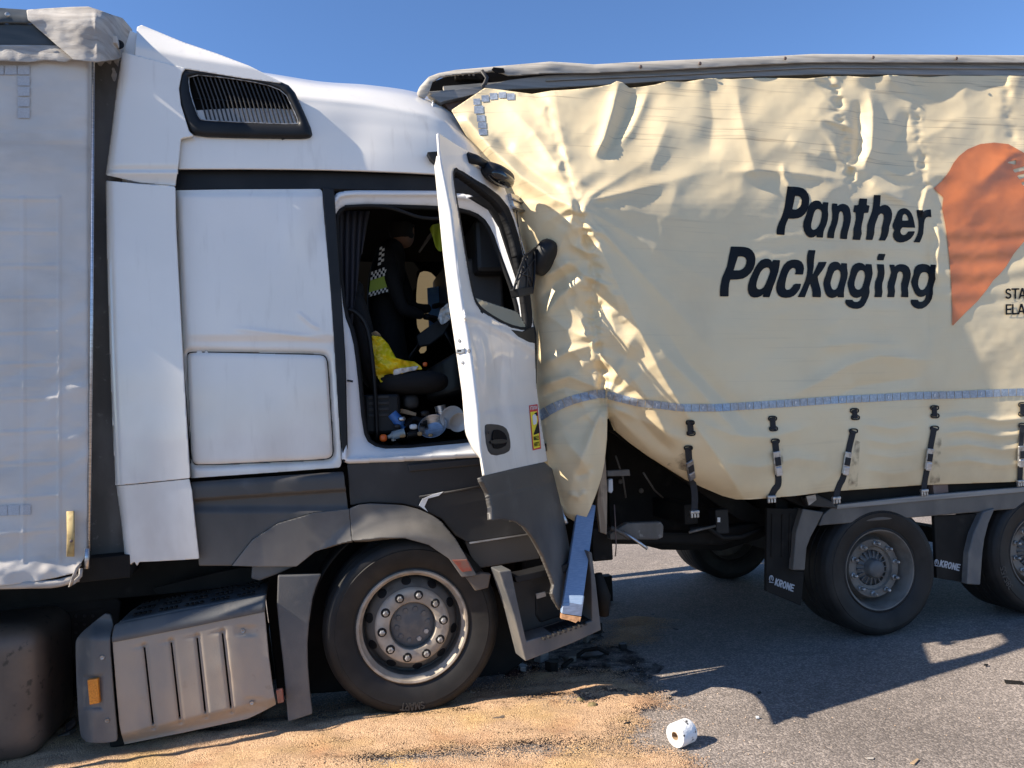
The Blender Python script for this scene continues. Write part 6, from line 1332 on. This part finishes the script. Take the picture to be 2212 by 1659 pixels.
# reflective bands across the back and shoulder: white with black chequers, lime panel
BPk = Plane(892, 4.40, T_YAW); BPk.k = TP.k - (W0 - .285)
def bandpt(u, v): return 0.0
bnd = slab('vest_panel', BPk, [(800, 606), (836, 594), (838, 622), (797, 632)], .0, .006, 'hiviz', off, bevel=.001)
def chequer(name, quad, nx, ny):
    a, b, c, d = (np.array(x, float) for x in quad); P, fs, mi = [], [], []
    for j in range(ny + 1):
        for i in range(nx + 1):
            s, t = i / nx, j / ny; q_ = (a * (1 - s) + b * s) * (1 - t) + (d * (1 - s) + c * s) * t; P.append(BPk.px(q_[0], q_[1], .006))
    for j in range(ny):
        for i in range(nx): fs.append((j * (nx + 1) + i, j * (nx + 1) + i + 1, (j + 1) * (nx + 1) + i + 1, (j + 1) * (nx + 1) + i)); mi.append((i + j) % 2)
    o = mob(name, P, fs, ['paper', 'navy'], off, solid=.003)
    o.data.polygons.foreach_set('material_index', mi); return o
chequer('chequered_band', [(802, 588), (834, 576), (836, 594), (800, 606)], 8, 3)
chequer('chequered_band', [(797, 632), (838, 620), (838, 630), (795, 642)], 10, 2)
chequer('chequered_band', [(820, 535), (831, 530), (829, 570), (816, 574)], 2, 7)

# ---------------------------------------------------------------- loose things in the cab
def crumple(name, pl, outline, base, amp, sx, m, label, cat, seed, solid=.003, bulge=.0):
    pc = np.mean(np.array(outline), 0)
    o = drape(name, pl, outline, 2.5, lambda u, v: base + amp * gnoise(u, v, sx, sx * .8, seed, 3) + bulge * np.exp(-(((u - pc[0]) / 40) ** 2 + ((v - pc[1]) / 30) ** 2)), m, None, solid=solid)
    return tag(o, label, cat)
bagp = [(803, 724), (824, 728), (838, 742), (846, 756), (856, 774), (872, 778), (895, 781), (908, 790), (912, 797), (880, 803), (850, 814), (822, 826), (808, 800), (803, 760)]
bag = crumple('plastic_bag', TP, bagp, -.22, .035, 22, 'yellow', 'crumpled yellow plastic bag lying on the driver seat', 'bag', 71, bulge=.05)
crumple_w = drape('bag_label', TP, [(850, 800), (856, 797), (905, 790), (900, 799), (868, 806), (850, 812)], 2.5, lambda u, v: -.215 + .035 * gnoise(u, v, 22, 17.6, 71, 3) + .05 * np.exp(-(((u - 851) / 40) ** 2 + ((v - 781) / 30) ** 2)), 'paper', bag, solid=.002)
crumple('brown_bag', TP, [(800, 720), (812, 714), (822, 722), (824, 730), (803, 732)], -.24, .02, 8, 'card', 'brown rolled paper bag end above the yellow bag', 'bag', 72)
def ball(name, u, v, off_, r, m, label, cat, sq=(1, 1, 1)):
    o = blob(name, TP.px(u, v, off_), (TP.h, INW, Z), (r * sq[0], r * sq[1], r * sq[2]), m, None); return tag(o, label, cat)
ball('orange_cap', 918, 787, -.26, .014, 'redcap', 'small orange cap at the tip of the yellow bag on the seat', 'cap')
ball('orange_cap', 828, 946, -.12, .022, 'redcap', 'bright orange red bottle cap on the door sill', 'cap')
FZ = 1.502
def lie(name, u0, v0, u1, v1, o_, r, m, label, cat, prof=None):
    a, b = TP.px(u0, v0, o_), TP.px(u1, v1, o_); d = b - a; L = d.length; d.normalize(); s = d.cross(Z).normalized(); t = s.cross(d)
    prof = prof or [(0, 0), (r, 0), (r, L * .7), (r * .5, L * .85), (r * .42, L), (0, L)]
    o = lathe(name, [(p[0], p[1]) for p in prof], a, (s, t, d), m, None, n=20); return tag(o, label, cat)
lie('water_bottle', 874, 934, 838, 944, -.13, .026, 'clear', 'clear plastic bottle lying behind the orange cap on the sill', 'bottle')
ball('cork_ball', 869, 941, -.12, .016, 'cork', 'tan round cork lying on the sill beside the clear bottle', 'cork', (1.2, 1, .8))
lie('dark_jar', 880, 940, 908, 936, -.14, .018, 'black', 'dark jar with a tan lid lying on the door sill', 'jar')
ball('cork_ball', 907, 937, -.13, .015, 'cork', 'tan lid end of the dark jar on the sill', 'lid', (1, 1, .9))
lie('blue_bottle', 846, 893, 872, 926, -.22, .036, 'blue', 'blue labelled water bottle standing askew behind the sill', 'bottle')
o = slab('cardboard_tray', TP, [(842, 880), (875, 884), (900, 892), (898, 899), (870, 893), (843, 890)], -.26, .12, 'card', None, bevel=.003); tag(o, 'brown cardboard tray edge amid the clutter on the cab floor', 'tray')
def bowl(name, u, v, o_, R, h, tilt, m, label, cat):
    c = TP.px(u, v, o_); n3 = (TP.n * math.sin(tilt[0]) + Z * math.cos(tilt[0]) + TP.h * tilt[1]).normalized(); s = n3.cross(TP.h).normalized(); t = n3.cross(s)
    pr = [(0, 0), (R * .55, 0), (R * .62, h * .1), (R * .9, h * .8), (R, h), (R * 1.03, h), (R * .98, h * .8), (R * .66, h * .18), (.0, h * .06)]
    o = lathe(name, pr, c, (s, t, n3), m, None, n=36); return tag(o, label, cat)
bowl('white_bowl', 988, 908, -.16, .062, .03, (2.0, .15), 'whiteplastic', 'white plastic bowl turned over against the door edge', 'bowl')
bowl('white_plate', 975, 900, -.20, .072, .016, (1.9, .1), 'whiteplastic', 'white plate with a dark rim pattern behind the white bowl', 'plate')
bowl('steel_pan', 938, 930, -.22, .085, .05, (.9, -.3), 'alloy', 'shiny steel pan tipped over on the cab floor', 'pan')
lie('steel_cup', 957, 905, 952, 882, -.26, .036, 'alloy', 'steel cup standing behind the tipped pan', 'cup', [(0, 0), (.034, 0), (.036, .085), (.033, .083), (.031, .004), (0, .004)])
ball('black_camera', 888, 868, -.30, .05, 'greydark', 'black electronic gadget lying on the cab floor under the seat', 'gadget', (1, .6, .9))
crumple('dark_cloth', TP, [(870, 912), (895, 898), (922, 905), (925, 935), (885, 937)], -.24, .05, 14, 'bluecloth' if False else 'fabric', 'dark cloth heaped between the bottles and the pan', 'cloth', 77)

# ================================================================ torn board leaning on the step, debris on the road
AP = Surf(lambda u, v: I(v, [1080, 1345], [4.70, 4.27]), (.17, -.98, .0))
bd = slab('metal_clad_board', AP, [(1250, 1085), (1287, 1092), (1255, 1331), (1213, 1325)], .0, .035, K.setdefault('bluealu', mat('blue_film_aluminium', (.19, .27, .40), .5, .15, c2=(.25, .33, .46), s2=30, stretch=(1, 1, 12), dirt=(.5, .54, .6), sd_=7, dlo=.6, dhi=.75, damt=.5)), None, bevel=.003)
tag(bd, 'blue tinted aluminium clad board slanting down onto the broken entry step', 'board')
slab('board_wooden_end', AP, [(1213, 1326), (1256, 1333), (1253, 1344), (1249, 1341), (1244, 1346), (1228, 1340), (1212, 1337)], -.002, .030, 'endwood', bd, bevel=.002)
slab('bare_metal_end', AP, [(1219, 1283), (1262, 1288), (1256, 1331), (1214, 1325)], .003, .002, 'alloy', bd, bevel=.0005)
o = tube('loose_steel_tube', [AP.px(1211, 1084, -.02), AP.px(1215, 1110, -.02), AP.px(1224, 1131, -.02)], .012, 'alloy', None, n=10); tag(o, 'short grey steel tube end hanging left of the blue board', 'tube')

def shard(name, u, v, pts, th, m, label, cat, rot=0.0, lift=.0, tilt=0.0, group=None):
    g = ground(u, v, .0); vs_ = []; n = len(pts)
    ca, sa = math.cos(rot), math.sin(rot)
    base = .012 + lift
    for z in (0, th):
        for x, y in pts: vs_.append((g.x + x * ca - y * sa, g.y + x * sa + y * ca, base + z + tilt * (x + .05)))
    fs = [tuple(range(n - 1, -1, -1)), tuple(range(n, 2 * n))] + [(i, (i + 1) % n, (i + 1) % n + n, i + n) for i in range(n)]
    o = orient(mob(name, vs_, fs, m, None, bevel=.002)); return tag(o, label, cat, group)
shard('plastic_bracket', 1068, 1560, [(-.07, -.018), (.03, -.012), (.062, .05), (.078, .048), (.05, -.03), (-.07, -.032)], .022, 'brownplastic', 'bent dark plastic bracket lying on the tan granules', 'bracket', rot=.15)
shard('black_plate', 2190, 1476, [(-.05, -.02), (.045, -.026), (.05, .02), (-.04, .028)], .006, 'chassis', 'small flat black chip on the asphalt at the far right', 'debris', rot=-.3, lift=-.008)
shard('plastic_fragment', 120, 1606, [(-.10, -.02), (-.02, -.04), (.07, .0), (.09, .05), (.05, .03), (-.02, -.01)], .02, 'brownplastic', 'curved dark plastic fragment in the shade below the battery box', 'debris', rot=.3, tilt=.15)
shard('plastic_fragment', 150, 1590, [(-.03, -.02), (.03, -.01), (.04, .03), (.0, .04)], .02, 'brown', 'crumpled brown fragment beside the curved plastic piece at lower left', 'debris', rot=1.0, tilt=.5)
shard('dark_chip', 152, 1618, [(-.02, -.015), (.03, .0), (.0, .02)], .008, 'black', 'tiny dark triangular chip at the lower left of the granules', 'debris')
shard('bark_strip', 1975, 1648, [(-.012, -.03), (.008, -.03), (.014, .035), (.004, .04)], .005, 'card', 'thin tan strip of bark on the asphalt near the bottom edge', 'debris', rot=-.7, lift=-.008)
shard('leaf_chip', 1880, 1640, [(-.02, -.008), (.01, -.012), (.022, .006), (-.01, .010)], .003, 'tarpcap', 'small pale flake on the asphalt left of the bark strip', 'debris', lift=-.008)
shard('white_pebble', 1636, 1553, [(-.010, -.008), (.008, -.010), (.012, .006), (-.006, .010)], .010, 'whiteplastic', 'small white pebble at the corner of the door shadow', 'debris', lift=-.008)
for (u, v, s_, lb) in ((1255, 1520, .020, 'olive stone among the granules, left of a pair'), (1280, 1532, .022, 'olive brown stone among the granules, right of a pair')):
    c = ground(u, v); o = blob('stone', c + Z * .02, (Vector((1, 0, 0)), Vector((0, 1, 0)), Z), (s_ * 1.25, s_, s_ * .8), K.setdefault('olive', mat('olive_stone', (.16, .12, .05), .8, c2=(.25, .19, .09), s2=50, bump=(90, .6))), None, n=12); tag(o, lb, 'stone')
for k, (u, v, a) in enumerate(((1215, 1494, .5), (1208, 1506, 1.4), (1355, 1566, .2), (1100, 1534, 2.0), (1445, 1512, .3), (1335, 1486, .9), (1380, 1452, .1), (1410, 1330, .4), (1460, 1362, 2.2), (980, 1470, .4), (1640, 1500, .8), (2130, 1440, .3))):
    where = ['above the pair of olive stones, upper one', 'left of the pair of olive stones', 'in the tan granules left of the toilet roll', 'above the bent dark plastic bracket', 'at the right tip of the spill', 'above the right end of the granule heap', 'in the dark oil beyond the granule heap', 'in the shade right of the entry step', 'deep in the shade before the trailer wheel', 'at the foot of the front tyre', 'inside the door shadow', 'on the sunlit asphalt at right'][k]
    shard('dark_chip', u, v, [(-.022, -.006), (.006, -.010), (.024, .004), (-.004, .010)], .006, 'black', 'tiny dark plastic chip ' + where, 'debris', rot=a, lift=-.004, group='dark chips on the road')
# wreckage under the step
shard('lamp_unit', 1110, 1441, [(-.04, -.03), (.03, -.035), (.045, .02), (-.02, .04)], .05, 'alloy', 'shiny broken metal part on the dark ground below the step, left one', 'debris', rot=.3, lift=.0)
shard('lamp_unit', 1172, 1430, [(-.05, -.03), (.02, -.04), (.06, .01), (.0, .05), (-.05, .03)], .06, 'alloy', 'larger broken shiny metal part under the corner of the step', 'debris', rot=.8, lift=.0)
o = tube('bent_metal_arm', [ground(1215, 1440, .02), ground(1262, 1405, .05), ground(1290, 1400, .08), ground(1315, 1412, .04)], .014, 'chassis', None, n=8); tag(o, 'bent dark metal arm lying behind the broken step', 'debris')
shard('metal_clip', 1268, 1392, [(-.03, -.012), (.02, -.02), (.035, .01), (-.02, .02)], .10, 'post', 'upright dusty metal clip beyond the right end of the step', 'debris', rot=1.1, tilt=.3)
shard('black_lump', 1310, 1300, [(-.04, -.05), (.05, -.04), (.05, .06), (-.03, .05)], .22, 'chassis', 'dark broken housing standing right of the entry step', 'debris', rot=.2)
shard('plastic_plate', 1265, 1420, [(-.14, -.03), (.10, -.05), (.16, .0), (.13, .05), (-.05, .03)], .012, 'black', 'flat black plastic plate lying on oil below the step', 'debris', rot=.1)

# toilet roll: wound paper with its core, standing tilted on its edge
g = ground(1465, 1617, .0); rr = .058
axv = Vector((.80, .60, 0)).normalized(); front = -axv; side = Vector((-axv.y, axv.x, 0)); L = .10
c = g + Vector((-.012, .0, rr + .004))
prof = [(.0205, .0), (rr - .002, .0), (rr, .004), (rr + .0005, .03), (rr, .06), (rr, L - .004), (rr - .002, L), (.0205, L), (.0205, .0)]
roll = lathe('toilet_roll', prof, c, (side, Z, axv), K.setdefault('roll', mat('soaked_paper', (.78, .78, .77), .85, c2=(.02, .02, .022), s2=30, lo=.585, hi=.64, bump=(120, .3))), None, n=48)
tag(roll, 'white toilet roll with black smears lying on the asphalt', 'toilet roll')
lathe('roll_face', [(.0215, -.0015), (rr - .003, -.0015), (rr - .002, .002)], c, (side, Z, axv), 'paper', roll, n=48)
lathe('card_core', [(.018, -.003), (.0205, -.003), (.0205, L * .98), (.018, L * .98), (.018, -.003)], c, (side, Z, axv), 'card', roll, n=32)

# more wreckage below the step and clutter on the sill
WR = [(1128, 1452, .035, 'alloy', 'small bright metal stub between the tyre and the broken step'), (1195, 1452, .05, 'chassis', 'black jagged lump in the oil under the step, nearest the granules'),
      (1235, 1432, .045, 'post', 'dusty metal bracket in the oil behind the black plastic plate'), (1290, 1372, .05, 'chassis', 'black jagged lump right of the step foot'),
      (1312, 1440, .03, 'greydark', 'small grey shard at the far end of the black plate'), (1155, 1415, .05, 'chassis', 'dark broken casting beside the left foot of the step'), (1345, 1405, .03, 'black', 'black scrap on the shaded granules right of the step')]
for k, (u, v, s_, m, lb) in enumerate(WR):
    r_ = random.Random(k); pts = [(s_ * r_.uniform(.6, 1.3) * math.cos(t), s_ * r_.uniform(.6, 1.3) * math.sin(t)) for t in (0, 1.0, 2.1, 3.0, 4.2, 5.2)]
    shard('broken_part', u, v, pts, s_ * r_.uniform(.6, 1.4), m, lb, 'debris', rot=r_.uniform(0, 3), tilt=r_.uniform(-.3, .3))
SI = [(850, 950, .012, 'whiteplastic', 'tiny white cap on the sill right of the orange cap'), (858, 921, .016, 'greydark', 'dark knob among the bottles on the cab floor'), (893, 922, .020, 'paper', 'crumpled pale scrap among the clutter on the cab floor'),
      (918, 893, .022, 'black', 'black plug lying left of the steel cup'), (868, 905, .018, 'alloy', 'small shiny tin beside the cardboard tray'), (930, 940, .012, 'cork', 'tan crumb on the sill under the pan')]
for u, v, r_, m, lb in SI: ball('small_item', u, v, -.16, r_, m, lb, 'clutter', (1.2, 1, .8))
